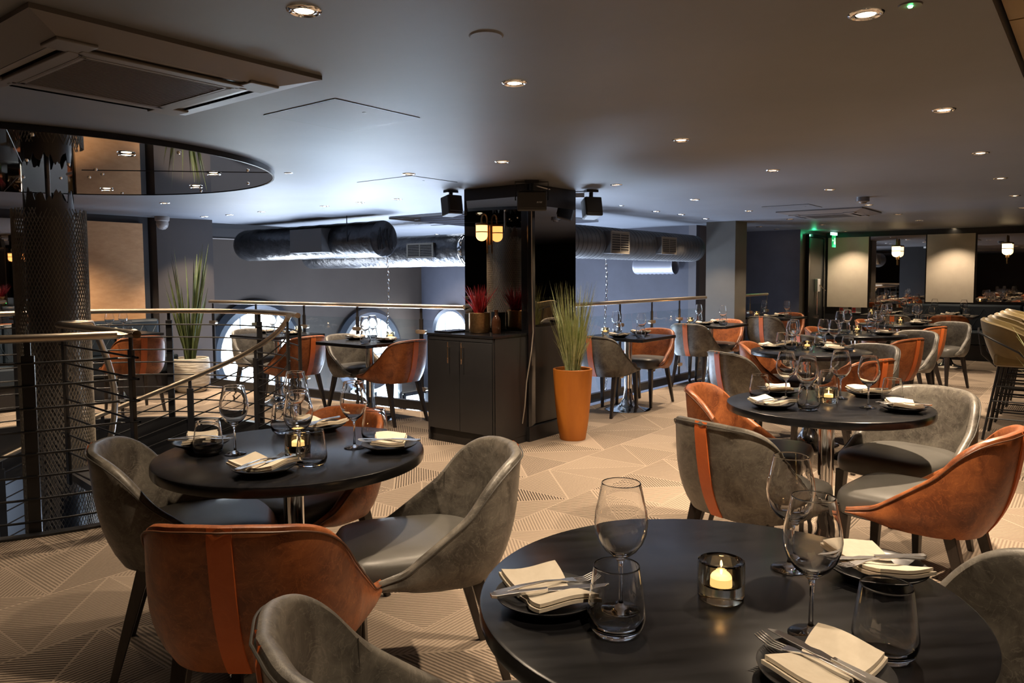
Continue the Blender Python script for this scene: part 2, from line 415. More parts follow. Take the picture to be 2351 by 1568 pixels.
def wall(name, a, c, z0, z1, m, th=.12, side=1):
    d = (c - a).normalized(); n_ = Vector((-d.y, d.x, 0)) * th * side
    b = MB().prism([a, c, c + n_, a + n_], z0, z1); return struct(b.build(name, m))
W1s = Vector((-4.75, 10.95, 0))
wall('wall_atrium_left', W1s - U * .2, Aw, -3.2, ZC, WALLG, side=1)
wall('wall_atrium_back', Aw, Bw, -3.2, ZC, WALLB, side=1)
wall('wall_atrium_right', Bw, Cw, -3.2, ZC, mat('pale_wall', (.11, .10, .105), .7), side=1)
wall('wall_blue', Cw, Dw, -3.2, ZC, WALLB, side=1)
wall('wall_return', Dw, Ew, 0, ZC, mat('return_wall', (.06, .058, .05), .5), side=1)
wall('wall_back', Ew, Wend, 0, ZC, BLACKP, side=1)
wall('wall_right', Wend, Wend - U * 15.5, 0, ZC, WALLG, side=1)
wall('wall_front', Wend - U * 15.5, Lback, 0, ZC, WALLG, side=1)
wall('wall_left', Lback, LW - U * .02, 0, ZC, WALLD, side=1)
# projecting wall end on the left and its return towards the void
b = MB().prism([at(358, 499, ZC), at(487, 505, ZC), W1s + V * .1, LW - V * .5 - U * .2], -3.2, ZC)
struct(b.build('wall_pier', noisy('pier_paint', (.052, .044, .042), (.062, .054, .052), 1.2, .6, bump=.05)))
# soffit strip where the left atrium wall meets the ceiling
q0 = W1s - U * .2 + V * .03; q1 = Aw + V * .03
b = MB().prism([q0, q1, q1 + V * .1, q0 + V * .1], 1.93, ZC - .01); struct(b.build('trim_3', mat('soffit', (.06, .055, .055), .5)))
b = MB().prism([q0 + V * .1, q1 + V * .1, q1 + V * .115, q0 + V * .115], 1.925, 1.94); struct(b.build('trim_4', mat('soffit_edge', (.35, .3, .27), .4)))
# lower floor of the void
b = MB().prism([W1s - V * 1, Aw + U * .2, Bw + U * 2.6, Vector((6, 12, 0)), Vector((2, 4, 0)), Vector((-6, 3, 0)), Vector((-8, 8, 0))], -3.3, -3.2)
struct(b.build('floor', mat('lower_floor', (.04, .04, .045), .3)))
# lower level side walls, closing the space under the balcony
b = MB().prism([Vector((-6.5, 4, 0)), Vector((-6.4, 4, 0)), W1s - V * .8, W1s - V * .9], -3.2, -.35); struct(b.build('wall_lower_left', WALLD))
b = MB().prism([Vector((-6.5, 3, 0)), Vector((6, 3, 0)), Vector((6, 2.9, 0)), Vector((-6.5, 2.9, 0))], -3.2, -.01); struct(b.build('wall_lower_front', WALLD))
# door in the return wall
b = MB(); 
dd0 = Dw + U * .34 - V * -.012; dd1 = Dw + U * 1.2
nv = V * .03
b.prism([dd0, dd1, dd1 + nv, dd0 + nv], 0, 1.98); door = struct(b.build('door_1', mat('door_black', (.02, .022, .022), .35)))
b = MB(); b.prism([dd0 - U * .06, dd0, dd0 + V * .05, dd0 - U * .06 + V * .05], 0, 2.03); b.prism([dd1, dd1 + U * .06, dd1 + U * .06 + V * .05, dd1 + V * .05], 0, 2.03); b.prism([dd0, dd1, dd1 + V * .05, dd0 + V * .05], 1.99, 2.04)
b.build('door_frame', BLACKG, door)
q = Dw + U * .8 + V * .06
MB().box((q.x, q.y, 1.17), (.16, .05, .22), A52).build('latch_box', WHITE, door, bevel=.005)
MB().tube([(q.x, q.y, 1.06), (q.x, q.y, .62)], .012).box((q.x, q.y, .62), (.06, .05, .05), A52).build('panic_rod', CHROME, door)
MB().tube([(q.x, q.y, 1.2), tuple(q + V * .1 + U * .12 + Vector((0, 0, 1.08)))], .01).build('door_handle', CHROME, door)
# left wall cladding: tan panel, smoked mirror
def wall_panel(name, u0, u1, vt, vb, P, D, Nrm, m, off=.02, th=.02, z0=None, z1=None):
    a = onwall((u0), (vt + vb) / 2, P, D); c = onwall((u1), (vt + vb) / 2, P, D)
    zt = onwall((u0 + u1) / 2, vt, P, D).z if z1 is None else z1; zb = onwall((u0 + u1) / 2, vb, P, D).z if z0 is None else z0
    a = P3(a, 0) + Nrm * .001; c = P3(c, 0) + Nrm * .001
    return MB().prism([a, c, c + Nrm * (th + off), a + Nrm * (th + off)], zb, zt).build(name, m)
o = wall_panel('fabric_panel', 180, 327, 510, 725, LW, U, V, TAN, z0=.82)
tag(o, 'tall tan fabric wall panel behind the far curve of the stair rail', 'wall panel')
o = wall_panel('wall_mirror', -260, 172, 505, 725, LW, U, V, MIRROR, z0=.82, z1=2.0)
tag(o, 'smoked wall mirror behind the mesh column at far left', 'mirror')
BW = V  # back wall direction
NB = -U
bp = []
o = wall_panel('fabric_panel', 1901.5, 1994, 545, 705, Ew, V, NB, BEIGE); tag(o, 'beige fabric wall panel beside the black door, under the green exit sign', 'wall panel')
o = wall_panel('fabric_panel', 2128, 2238, 537, 694, Ew, V, NB, BEIGE); tag(o, 'beige fabric wall panel between the two smoked mirrors on the back wall', 'wall panel')
o = wall_panel('wall_mirror', 1998, 2125, 541, 706, Ew, V, NB, MIRROR, off=.01); tag(o, 'smoked mirror left of the wider beige back panel', 'mirror')
o = wall_panel('wall_mirror', 2243, 2520, 534, 694, Ew, V, NB, MIRROR, off=.01); tag(o, 'smoked mirror at the right end of the back wall', 'mirror')
# ================================================================ PILLARS
PC = Vector((.14, 6.13, 0)); PS = .72
p0, p1, p2, p3 = PC, PC - V * .71, PC - V * .71 + U * PS, PC + U * PS
b = MB().prism([p0 + U * .02 - V * .02, p1 + U * .02 + V * .0, p2, p3 - V * .02], 0, ZC); struct(b.build('pillar', BLACKP))
def clad(a, c, n_, z0, z1, m, name, th=.012): return MB().prism([a, c, c + n_ * th, a + n_ * th], z0, z1).build(name, m)
fl = p0 + U * .02 - V * .02
def Lp(t): return p0 + U * .02 - V * t         # along the left face
def Rp(t): return p0 - V * .02 + U * t         # along the right face
mL = clad(Lp(.07), Lp(.70), -U, .91, 2.0, MIRROR, 'wall_mirror'); tag(mL, 'smoked mirror on the left face of the middle pillar, behind the lit sconce', 'mirror')
mR = clad(Rp(.07), Rp(.70), V, .95, 1.93, MIRROR, 'wall_mirror'); tag(mR, 'smoked mirror on the right face of the middle pillar, behind the tall grass', 'mirror')
b = MB(); b.prism([Lp(.02), Lp(.70), Lp(.70) - U * .012, Lp(.02) - U * .012], 2.0, ZC - .002)
b.prism([Rp(.02), Rp(.70), Rp(.70) + V * .012, Rp(.02) + V * .012], 1.93, ZC - .002); struct(b.build('trim_5', BLACKP))
b = MB(); c_ = PC + U * -.005
b.prism([Lp(.07) - U * .03, Lp(.0) - U * .045 + V * .0, PC + V * .015 - U * .03, Rp(.0) + V * .045, Rp(.07) + V * .03, PC - V * .02 + U * .02], 0, 1.93); struct(b.build('trim_6', BLACKG))
b = MB(); b.prism([Rp(.07) + V * .001, Rp(.70) + V * .001, Rp(.70) + V * .02, Rp(.07) + V * .02], .13, .93); struct(b.build('trim_7', noisy('black_panel', (.014, .014, .015), (.022, .021, .02), 3, .3, bump=.15, bscale=12, stretch=(3, 3, .3))))
b = MB(); b.prism([Rp(-.02) + V * .0 - U * .02, Rp(.72) - U * .0, Rp(.72) + V * .05, Rp(-.02) + V * .05 - U * .02], 0, .12); b.prism([PC - U * .03 - V * .09, PC - U * .03 + V * .03, PC + V * .03, PC - V * .09], 0, .12); struct(b.build('baseboard_pillar', BLACKP))
# second pillar
qa, qb = at(1622, 510, ZC), at(1692, 507, ZC); qb = qa + V * ((qb - qa).dot(V)); qc = qb + U * .42; qd = qa + U * .42
b = MB().prism([qa, qb, qc, qd], 0, ZC); struct(b.build('pillar', noisy('pillar_paint', (.075, .07, .062), (.088, .082, .072), 2, .55, bump=.04)))
# ================================================================ CEILING THINGS
def downlight_proto(m, name='ceiling_light'):
    r = empty(name)
    MB().lathe([(.026, .0), (.030, -.004), (.036, -.003), (.041, -.006), (.047, -.004), (.05, 0)], 28).build('trim_ring', CHROME, r, smooth=True)
    MB().lathe([(.0, -.0015), (.012, -.0015), (.028, -.001)], 20).build('lamp_glass', m, r)
    return Proto(r)
DL = downlight_proto(LAMP)
DLpx = [(698, 24, 'large warm downlight above the near ceiling vent unit, top left'), (1181, 190, 'warm downlight between the hatch and the picture centre top'),
 (1988, 32, 'bright flared downlight at the top right beside the green light'), (2167, 252, 'warm downlight near the right ceiling edge'),
 (1564, 321, 'warm downlight right of centre, nearest row above the square tables'), (1153, 371, 'warm downlight just in front of the mirrored pillar'),
 (1774, 391, 'warm downlight above the second grey pillar, in front of it'), (2251, 351, 'warm downlight third from the right ceiling edge'),
 (2297, 409, 'small warm downlight at the far right over the bar stools'), (2330, 449, 'bright downlight at the right frame edge over the stools'),
 (1415, 424, 'downlight just above the right ceiling speaker'), (1905, 435, 'downlight just in front of the far ceiling sensor'),
 (938, 399, 'downlight over the left balcony, in front of the faint hatch'), (1595, 458, 'downlight between right speaker and grey pillar, nearer one'),
 (912, 457, 'balcony edge downlight nearest the left speaker'), (826, 465, 'second balcony edge downlight from the left speaker'),
 (745, 473, 'third balcony edge downlight from the left speaker'), (601, 486, 'fourth balcony edge downlight from the left speaker'),
 (527, 493, 'fifth balcony edge downlight from the left speaker'), (469, 497, 'balcony edge downlight above the grey wall pier'),
 (378, 466, 'downlight between the ceiling mirror disc and the dome camera'), (1506, 485, 'small downlight above the right balcony rail, nearest one'),
 (1564, 492, 'small downlight above the right balcony rail, middle one'), (1620, 502, 'small downlight just above the grey pillar top'),
 (1719, 484, 'bright downlight beside the far hatch'), (1814, 503, 'bright downlight left of the far ceiling unit'),
 (1743, 520, 'tiny downlight just right of the grey pillar top'), (1784, 526, 'tiny downlight above the blue wall speaker'),
 (1888, 516, 'tiny downlight left of the exit sign'), (1994, 470, 'bright downlight beside the ceiling sensor'),
 (2062, 492, 'downlight in front of the middle back mirror'), (2111, 506, 'tiny downlight above the wide beige back panel'), (1940, 531, 'tiny downlight above the narrow beige panel beside the dome camera'), (2190, 524, 'tiny downlight close above the wide beige back panel'), (2348, 477, 'downlight at the right frame edge near the back mirror')]
lk = 0
for (u, v, lab) in DLpx:
    p = at(u, v, ZC)
    DL.place((p.x, p.y, ZC - .0005), 0, lab, 'ceiling light', 'recessed downlights')
    if v < 517: light('SPOT', 'downlight_beam', (p.x, p.y, ZC - .03), SPOT * {(2167, 252): 3.2, (1988, 32): 1.6, (2330, 449): 2.2, (1774, 391): 1.6, (2251, 351): 1.6, (1564, 321): 1.2, (698, 24): .8, (378, 466): .7}.get((u, v), 1), WARM, spot_size=R(96), spot_blend=.55, shadow_soft_size=.022)
for u in (1945, 2185):
    q = P3(onwall(u, 600, Ew + NB * .45, V), 0); light('SPOT', 'downlight_beam', (q.x, q.y, ZC - .03), SPOT * .7, WARM, spot_size=R(110), spot_blend=.7, shadow_soft_size=.022)
p = at(1004, 538, ZC)
if p.y < 14: DL.place((p.x, p.y, ZC - .0005), 0, 'bright flared downlight over the void, left of the pillar mirror', 'ceiling light', 'recessed downlights'); light('SPOT', 'downlight_beam', (p.x, p.y, ZC - .03), SPOT, WARM, spot_size=R(100), spot_blend=.5, shadow_soft_size=.022)
DL.place((-4.6, 7.75, ZC - .0005), 0, 'warm downlight added behind the mesh column top to light the tan panel', 'ceiling light', 'recessed downlights')  # added fixture for the extra beam, kept out of sight behind the column
light('SPOT', 'downlight_beam', (-4.6, 7.75, ZC - .03), SPOT * 1.6, WARM, spot_size=R(130), spot_blend=.6, shadow_soft_size=.03)  # beam added to brighten the tan fabric panel
light('SPOT', 'downlight_beam', (-4.35, 6.7, ZC - .03), SPOT * 1.5, WARM, spot_size=R(120), spot_blend=.6, shadow_soft_size=.03)  # hidden spot without a fixture, added to light the tan panel
light('SPOT', 'downlight_beam', (-4.9, 4.6, ZC - .03), SPOT, WARM, spot_size=R(120), spot_blend=.6, shadow_soft_size=.03)
# downlights behind the camera: the room goes on and lights the near tables
for x, y, k_ in ((-1.9, .4, .5), (.35, .3, .8), (2.3, .6, 1), (3.4, 1.9, 1), (.2, 1.55, .35), (-3.2, 2.6, .5), (1.2, -1.2, 1), (-1.0, -1.4, .5)):
    light('SPOT', 'downlight_beam', (x, y, ZC - .03), SPOT * k_, WARM, spot_size=R(96), spot_blend=.55, shadow_soft_size=.022)
# mirror disc over the stair
DZ = 2.07; DC = Vector((-3.2, 5.02, 0)); DR = 1.555
r = empty('ceiling_mirror_disc', (DC.x, DC.y, DZ)); tag(r, 'round dark mirrored ceiling disc hung over the spiral stair', 'ceiling mirror')
b = MB(); n = 96; b.prism([(DR * math.cos(2 * PI * i / n), DR * math.sin(2 * PI * i / n)) for i in range(n)], 0, .028); b.build('mirror', DISCM, r)
b = MB().lathe([(DR, -.004), (DR + .012, -.004), (DR + .012, .029), (DR, .029)], 96, closed=True); b.build('rim', BLACKG, r, smooth=True)
for a0 in (8, 128, 200, 300):
    MB().tube([(.35 * math.cos(R(a0)), .35 * math.sin(R(a0)), -.001), (DR * math.cos(R(a0)), DR * math.sin(R(a0)), -.001)], .0022, 4).build('seam', BLACKM, r)
for a0 in range(0, 360, 30):
    for rr in (.45, DR - .12):
        MB().lathe([(0, -.01), (.009, -.008), (.012, 0)], 10, Matrix.Translation((rr * math.cos(R(a0 + 4)), rr * math.sin(R(a0 + 4)), 0))).build('stud', CHROME, r, smooth=True)
for (u, v, lab) in ((290, 355, 'orange downlight set in the mirror disc over the tan reflection'), (490, 400, 'downlight near the right tip of the mirror disc'), (450, 430, 'bright downlight low in the mirror disc near the plant reflection'), (245, 436, 'downlight low in the mirror disc beside the column')):
    p = at(u, v, DZ - .006); DL.place((p.x, p.y, DZ - .006), 0, lab, 'ceiling light', 'downlights in the mirror disc')
    light('SPOT', 'downlight_beam', (p.x, p.y, DZ - .03), SPOT * .8, WARM, spot_size=R(96), spot_blend=.55, shadow_soft_size=.022)
# air conditioning cassettes
def cassette(c, sx, sy, label):
    r = empty('air_conditioner', (c.x, c.y, ZC - .035), A52); tag(r, label, 'air conditioner')
    def ring(name, o_, i_, z0, z1, m):
        vs = []; 
        for (hx, hy, z) in ((o_[0], o_[1], z0), (i_[0], i_[1], z1)):
            vs += [(-hx, -hy, z), (hx, -hy, z), (hx, hy, z), (-hx, hy, z)]
        return vs, [(k, (k + 1) % 4, 4 + (k + 1) % 4, 4 + k) for k in range(4)]
    b = MB(); hx, hy = sx / 2, sy / 2
    b.add(*ring('', (hx, hy), (hx, hy), .035, .02, ACM)); b.add(*ring('', (hx, hy), (hx - .13, hy - .13), .02, -.012, ACM))
    b.add(*ring('', (hx - .215, hy - .215), (hx - .235, hy - .235), -.014, -.02, ACM))
    # inner frame with the louvre slots left open between outer slope and inner frame
    b.build('fascia', ACM, r)
    b = MB()
    for s in (-1, 1):
        b.box((0, s * (hy - .205), -.012), (sx - .42, .05, .012)); b.box((s * (hx - .205), 0, -.012), (.05, sy - .42, .012))
        for t in (-1, 1): b.box((s * (hx - .17), t * (hy - .17), -.01), (.12, .12, .012))
    b.build('inner_frame', ACM, r, bevel=.004)
    MB().box((0, 0, .015), (sx - .1, sy - .1, .006)).build('dark_backing', BLACKM, r)
    for s in (-1, 1):
        MB().box((0, s * (hy - .155), -.004), (sx - .46, .028, .006)).build('flap', mat('flap', (.2, .2, .21), .3), r, bevel=.002)
        MB().box((s * (hx - .155), 0, -.004), (.028, sy - .46, .006)).build('flap', mat('flap', (.2, .2, .21), .3), r, bevel=.002)
    b = MB(); gx, gy = sx - .50, sy - .50; k = int(gy / .017)
    for i in range(k + 1): b.box((0, -gy / 2 + i * gy / k, -.013), (gx, .0045, .008))
    b.build('grille', ACM, r)
    b = MB(); 
    for s in (-1, 1): b.box((0, s * (gy / 2 + .012), -.014), (gx + .05, .02, .01)); b.box((s * (gx / 2 + .012), 0, -.014), (.02, gy + .05, .01))
    b.build('grille_frame', ACM, r)
    return r
ac = at(720, 182, ZC - .02)
cassette(ac - V * .49 - U * .46 * .98, .98, .98, 'square ceiling air conditioning cassette at the top left')
a2 = at(2027, 490, ZC - .02)
cassette(a2 - V * .0 - U * .42 - V * .5, .95, .95, 'far ceiling air conditioning cassette near the back wall')
# access hatches
def hatch(c0, su, sv, label, g=.006):
    c = c0; r = empty('access_hatch', (c.x, c.y, ZC), A52); tag(r, label, 'ceiling hatch')
    MB().box((0, 0, -.002), (su, sv, .003)).build('hatch_panel', CEIL, r)
    b = MB()
    for s in (-1, 1): b.box((0, s * (sv / 2 + g / 2), -.0015), (su + 2 * g, g, .003)); b.box((s * (su / 2 + g / 2), 0, -.0015), (g, sv, .003))
    b.build('hatch_gap', BLACKM, r)
    MB().lathe([(0, -.006), (.009, -.005), (.01, -.002)], 10, Matrix.Translation((0, -sv * .3, 0))).build('hatch_lock', BLACKM, r)
hc = (at(773, 226, ZC) + at(798, 300, ZC)) / 2; hatch(hc, .49, .50, 'square access hatch in the ceiling right of the near air conditioner')
hc = (at(1747, 475, ZC) + at(1890, 475, ZC)) / 2; hatch(hc, .48, .48, 'far square access hatch in front of the far air conditioner', .01)
hc = at(935, 418, ZC); hatch(hc, .5, .6, 'faint access hatch in the bright ceiling near the left speaker', .004)
p = at(1116, 82, ZC); tag(MB().lathe([(0, -.004), (.05, -.004), (.055, 0)], 32, Matrix.Translation((p.x, p.y, ZC))).build('blanking_plate', CEIL), 'faint round ceiling blanking plate at the top centre', 'ceiling plate')
p = at(2090, 11, ZC); r = empty('indicator_light', (p.x, p.y, ZC)); tag(r, 'small green glowing indicator in the ceiling at top right', 'indicator light')
MB().lathe([(0.004, -.004), (.03, -.004), (.032, 0)], 20).build('trim_ring', ACM, r, smooth=True); MB().lathe([(0, -.009), (.005, -.008), (.008, -.003)], 12).build('green_lens', LED, r)
for (u, v, lab) in ((662, 397, 'small unlit chrome ceiling sensor right of the mirror disc'), (1427, 472, 'small unlit chrome ceiling sensor right of the right speaker')):
    p = at(u, v, ZC); r = empty('ceiling_sensor', (p.x, p.y, ZC)); tag(r, lab, 'ceiling sensor')
    MB().lathe([(0, -.006), (.02, -.006), (.03, -.002), (.032, 0)], 20).build('cap', CHROME, r, smooth=True)
# dome cameras
def dome(p, r0, label, m, cat='security camera'):
    r = empty('dome_camera', (p.x, p.y, ZC)); tag(r, label, cat)
    MB().lathe([(0, 0), (r0 * .95, 0), (r0, -.012), (r0 * .96, -.05), (r0 * .8, -.06)], 24).build('mount', m, r, smooth=True)
    MB().lathe([(r0 * .8, -.06), (r0 * .84, -.09), (r0 * .7, -.13), (r0 * .4, -.155), (0, -.162)], 24).build('dome', m, r, smooth=True)
    MB().lathe([(0, .0), (r0 * .3, 0), (r0 * .34, -.01)], 14, Matrix.Translation((0, -r0 * .6, -.125)) @ Matrix.Rotation(R(-50), 4, 'X') @ Matrix.Rotation(PI, 4, 'X')).build('lens', BLACKG, r)
dome(at(372, 497, ZC), .085, 'pale grey dome security camera above the tall leaf plant', mat('cam_grey', (.3, .28, .27), .4))
dome(at(1945, 538, ZC), .09, 'dark dome security camera beside the exit sign', mat('cam_dark', (.05, .05, .055), .3))
p = at(1981, 453, ZC); r = empty('smoke_detector', (p.x, p.y, ZC)); tag(r, 'chrome round ceiling detector in front of the far air conditioner', 'smoke detector')
MB().lathe([(0, 0), (.06, 0), (.062, -.04), (.04, -.045), (.03, -.06), (0, -.065)], 24).build('housing', mat('det', (.25, .24, .25), .25, .6), r, smooth=True)
# exit sign
p = onwall(1914, 560, Ew - U * .55, V); r = empty('exit_sign', (p.x, p.y, ZC), A52); tag(r, 'green illuminated exit sign hanging beside the black door', 'exit sign')
MB().box((0, 0, -.045), (.26, .05, .05)).build('housing', emis('exit_top', (.5, 1, .8), 1.0), r, bevel=.004)
MB().box((0, 0, -.175), (.22, .008, .2)).build('sign_panel', GREEN, r)
b = MB(); y_ = -.0055
b.box((-.055, y_, -.16), (.06, .002, .02)); b.add([(-.085, y_, -.13), (-.085, y_, -.19), (-.12, y_, -.16)], [(0, 1, 2)])   # arrow
b.box((.055, y_, -.17), (.05, .002, .11)); b.box((.005, y_, -.15), (.014, .002, .05), 0); b.box((-.003, y_, -.195), (.012, .002, .05)); b.box((.015, y_, -.2), (.012, .002, .04)); b.lathe([(0, 0), (.009, 0)], 10, Matrix.Translation((.007, y_, -.115)) @ Matrix.Rotation(PI / 2, 4, 'X'))
b.build('pictogram', emis('sign_white', (.6, 1, .75), .5), r)
p = P3(onwall(1855, 545, Dw, U), 0) + V * .1
light('POINT', 'exit_sign_glow', (p.x, p.y, 2.02), 1.0, (.05, 1, .4), shadow_soft_size=.015)
# fire notices
for (u, lab) in ((1937, 'small red and white fire notice under the narrow beige panel, left one'), (1966, 'small red and white fire notice under the narrow beige panel, right one')):
    p = onwall(u, 712, Ew + NB * .012, V); r = empty('fire_notice', (p.x, p.y, p.z), A52 - PI / 2); tag(r, lab, 'sign')
    MB().box((0, 0, 0), (.15, .006, .1)).build('notice_board', WHITE, r); MB().box((-.04, -.004, 0), (.055, .003, .08)).build('red_symbol', RED, r)
    b = MB(); 
    for k in range(3): b.box((.035, -.004, .025 - k * .02), (.06, .002, .006))
    b.box((-.04, -.006, -.01), (.02, .002, .04)); b.build('print', mat('notice_print', (.15, .15, .15), .5), r)
# speakers
def speaker(loc, rz, w_, d_, h_, label, tilt=0, writing=False, yoke=True):
    r = empty('speaker', loc, rz); tag(r, label, 'speaker')
    Mt = Matrix.Rotation(tilt, 4, 'X')
    b = MB(); pf = [(-w_ / 2, -d_ / 2), (w_ / 2, -d_ / 2), (w_ * .4, d_ / 2), (-w_ * .4, d_ / 2)]
    b.prism(pf, -h_ / 2, h_ / 2); b.v = [tuple(Mt @ Vector(p)) for p in b.v]; b.build('cabinet', SPK, r, bevel=.012)
    b = MB().box((0, -d_ / 2 - .004, .01), (w_ * .92, .01, h_ * .8)); b.v = [tuple(Mt @ Vector(p)) for p in b.v]; b.build('grille', mat('spk_grille', (.012, .012, .013), .7), r, bevel=.008)
    top = ZC - loc[2]
    b = MB().tube([(0, 0, h_ * .3), (0, 0, top - .01)], .018, 10).box((0, 0, top - .012), (.11, .07, .02)); b.build('bracket', BLACKM, r)
    if yoke:
        MB().tube([(-w_ / 2 - .01, 0, 0), (-w_ / 2 - .012, 0, top - .012), (w_ / 2 + .012, 0, top - .012), (w_ / 2 + .01, 0, 0)], .006, 6).build('yoke', BLACKM, r)
    if writing:
        cu = bpy.data.curves.new('maker_name', 'FONT'); cu.body = 'BOSE'; cu.size = .018; cu.extrude = .0008; cu.shear = .3
        t = bpy.data.objects.new('maker_name', cu); SC.collection.objects.link(t); t.parent = r
        me = bpy.data.meshes.new_from_object(t); bpy.data.objects.remove(t); me.materials.clear(); me.materials.append(WHITE); t = bpy.data.objects.new('maker_name', me); SC.collection.objects.link(t); t.parent = r
        t.location = (.035, -d_ / 2 - .0105, -h_ * .18); t.rotation_euler = (PI / 2, 0, 0)
    return r
speaker((.16, 5.98, 1.945), 0, .235, .15, .155, 'black speaker facing forward on the pillar corner', tilt=R(10), writing=True)
q = at(1035, 437, ZC); speaker((q.x, q.y, 1.965), R(40), .15, .14, .17, 'black speaker hung from the ceiling left of the pillar', tilt=R(-8), yoke=False)
q = at(1357, 436, ZC); speaker((q.x, q.y, 1.94), R(18), .16, .14, .17, 'black speaker hung from the ceiling right of the pillar', tilt=R(-14), yoke=False)
q = at(1818, 529, ZC); speaker((q.x, q.y, 1.93), R(35), .24, .2, .2, 'black speaker hung near the blue wall beside the exit sign', tilt=0, yoke=False)
q = at(1325, 441, ZC); tag(MB().box((q.x, q.y, ZC - .03), (.13, .04, .04), R(-8)).build('junction_box', WHITE), 'small white junction box on the ceiling between the pillar and right speaker', 'junction box')
q1_ = at(1270, 437, ZC - .02); tag(MB().tube([(.2, 6.0, 2.06), tuple(q1_), (q.x - .06, q.y, ZC - .03)], .005, 6).build('cable', WHITE), 'white cable from pillar corner to the junction box', 'cable')
# small cables hanging from both speakers
c0_ = PC + V * .05 - U * .03
pts = [(c0_.x, c0_.y, 1.9), (c0_.x, c0_.y, 1.3), (c0_.x + .01, c0_.y - .01, .9), (c0_.x - .005, c0_.y - .02, .75), (c0_.x - .045, c0_.y - .03, .5), (c0_.x - .06, c0_.y - .03, .3), (c0_.x - .08, c0_.y - .03, .16)]
tag(MB().tube(pts, .005, 6).build('cable', mat('pale_cable', (.3, .26, .22), .5), smooth=True), 'loose pale cable hanging down the pillar corner behind the cabinet', 'cable')
# ================================================================ DUCTS over the void
def duct(name, a, c, z, rad, m, label, endround=False, cap=True):
    r = empty(name, (a.x, a.y, z)); tag(r, label, 'duct')
    d = P3(c, 0) - P3(a, 0); L_ = d.length; ang_ = math.atan2(d.y, d.x); r.rotation_euler = (0, 0, ang_)
    Mx = Matrix.Rotation(PI / 2, 4, 'Y')
    prof = [(0, 0), (rad * .9, 0), (rad, .015)] + [(rad * (1 + .012 * math.sin(i * 2.1)), .015 + (L_ - .1) * i / 24) for i in range(1, 25)]
    if endround: prof += [(rad * math.cos(t), L_ - .085 + rad * .9 * math.sin(t)) for t in (R(20), R(40), R(60), R(80), R(90))]
    else: prof += [(rad, L_), (0, L_)]
    MB().lathe(prof, 40, Mx).build('duct_tube', m, r, smooth=True)
    return r, L_
def grille_box(par, x, side, w_, h_, m, open_=True, proj=.12, rad=.22):
    y0 = side * (rad * .78); 
    b = MB().box((x, side * (rad * .72 + proj / 2), 0), (w_, proj + rad * .5, h_)); bx = b.build('outlet_box', m, par, bevel=.004)
    yf = side * (rad * .72 + proj / 2 + (proj + rad * .5) / 2)
    if open_:
        b = MB()
        for s in (-1, 1): b.box((x, yf + side * .004, s * h_ * .46), (w_, .012, h_ * .09)); b.box((x + s * w_ * .48, yf + side * .004, 0), (w_ * .05, .012, h_))
        b.box((x, yf + side * .004, 0), (w_ * .035, .012, h_)); b.build('grille_frame', GRILLE, bx)
        MB().box((x, yf + side * .002, 0), (w_ * .92, .004, h_ * .86)).build('grille_void', BLACKM, bx)
        b = MB(); 
        for k in range(8): b.box((x, yf + side * .008, -h_ * .38 + k * h_ * .76 / 7), (w_ * .92, .006, h_ * .03))
        b.build('grille_slats', GRILLE, bx)
dA0 = Vector((-1.54, 9.2, 0)); dA1 = dA0 - V * 2.95
r, L_ = duct('air_duct', dA0, dA1, 1.815, .222, FOIL, 'black foil wrapped duct with crinkled round end cap over the left balcony', True)
MB().box((1.12, .225, .0), (.64, .2, .3)).build('outlet_box', DUCTBOX, r, bevel=.006)
for xx in (.42,): 
    MB().tube([(xx, .23, -.03), (xx, .23, ZC - 1.815)], .006, 6).build('hanger_rod', BLACKM, r)
# wrinkled end cap foil
b = MB()
for k in range(14):
    aa = R(-60 + k * 9); b.tube([(-.006, -.12 + .017 * k, .14 * math.cos(k * 1.7)), (-.012, -.11 + .017 * k, .02 * math.sin(k)), (-.006, -.13 + .018 * k, -.13 * math.cos(k * 2.3))], .004, 5)
b.build('foil_creases', FOIL, r, smooth=True)
dB0 = Vector((.42, 9.35, 0)); r, L_ = duct('air_duct', dB0, dB0 - V * 4.6, 1.71, .22, FOILS, 'silver foil duct with slatted grille behind the black duct')
grille_box(r, 1.93, 1, .5, .2, DUCTBOX, rad=.2, proj=.05)
MB().lathe([(.226, 1.2), (.232, 1.21), (.232, 1.26), (.226, 1.27)], 32, Matrix.Rotation(PI / 2, 4, 'Y')).build('band', CHROME, r, smooth=True)
dC0 = Vector((.42, 8.16, 0)); r, L_ = duct('air_duct', dC0, dC0 + U * 3.6, 1.74, .187, DUCT, 'dark ribbed duct with two grille boxes over the right balcony')
b = MB()
for k in range(40): b.lathe([(.187, .09 * k), (.192, .09 * k + .006), (.187, .09 * k + .012)], 28, Matrix.Rotation(PI / 2, 4, 'Y'))
b.build('ribs', DUCT, r, smooth=True)
grille_box(r, 1.08, -1, .42, .26, DUCTBOX, rad=.187, proj=.05); grille_box(r, 2.35, -1, .42, .22, DUCTBOX, rad=.187, proj=.05)
q = onwall(1515, 600, Bw - V * .9, V); tag(MB().lathe([(.12 + .01 * (i % 2), .035 * i) for i in range(20)], 24, Matrix.Translation((q.x - .35, q.y + .1, 1.5)) @ Matrix.Rotation(A52 - PI / 2, 4, 'Z') @ Matrix.Rotation(PI / 2, 4, 'Y')).build('flexible_duct', mat('flex', (.3, .3, .34), .4, .3), smooth=True), 'short ribbed silver flexible duct under the right duct end', 'duct')
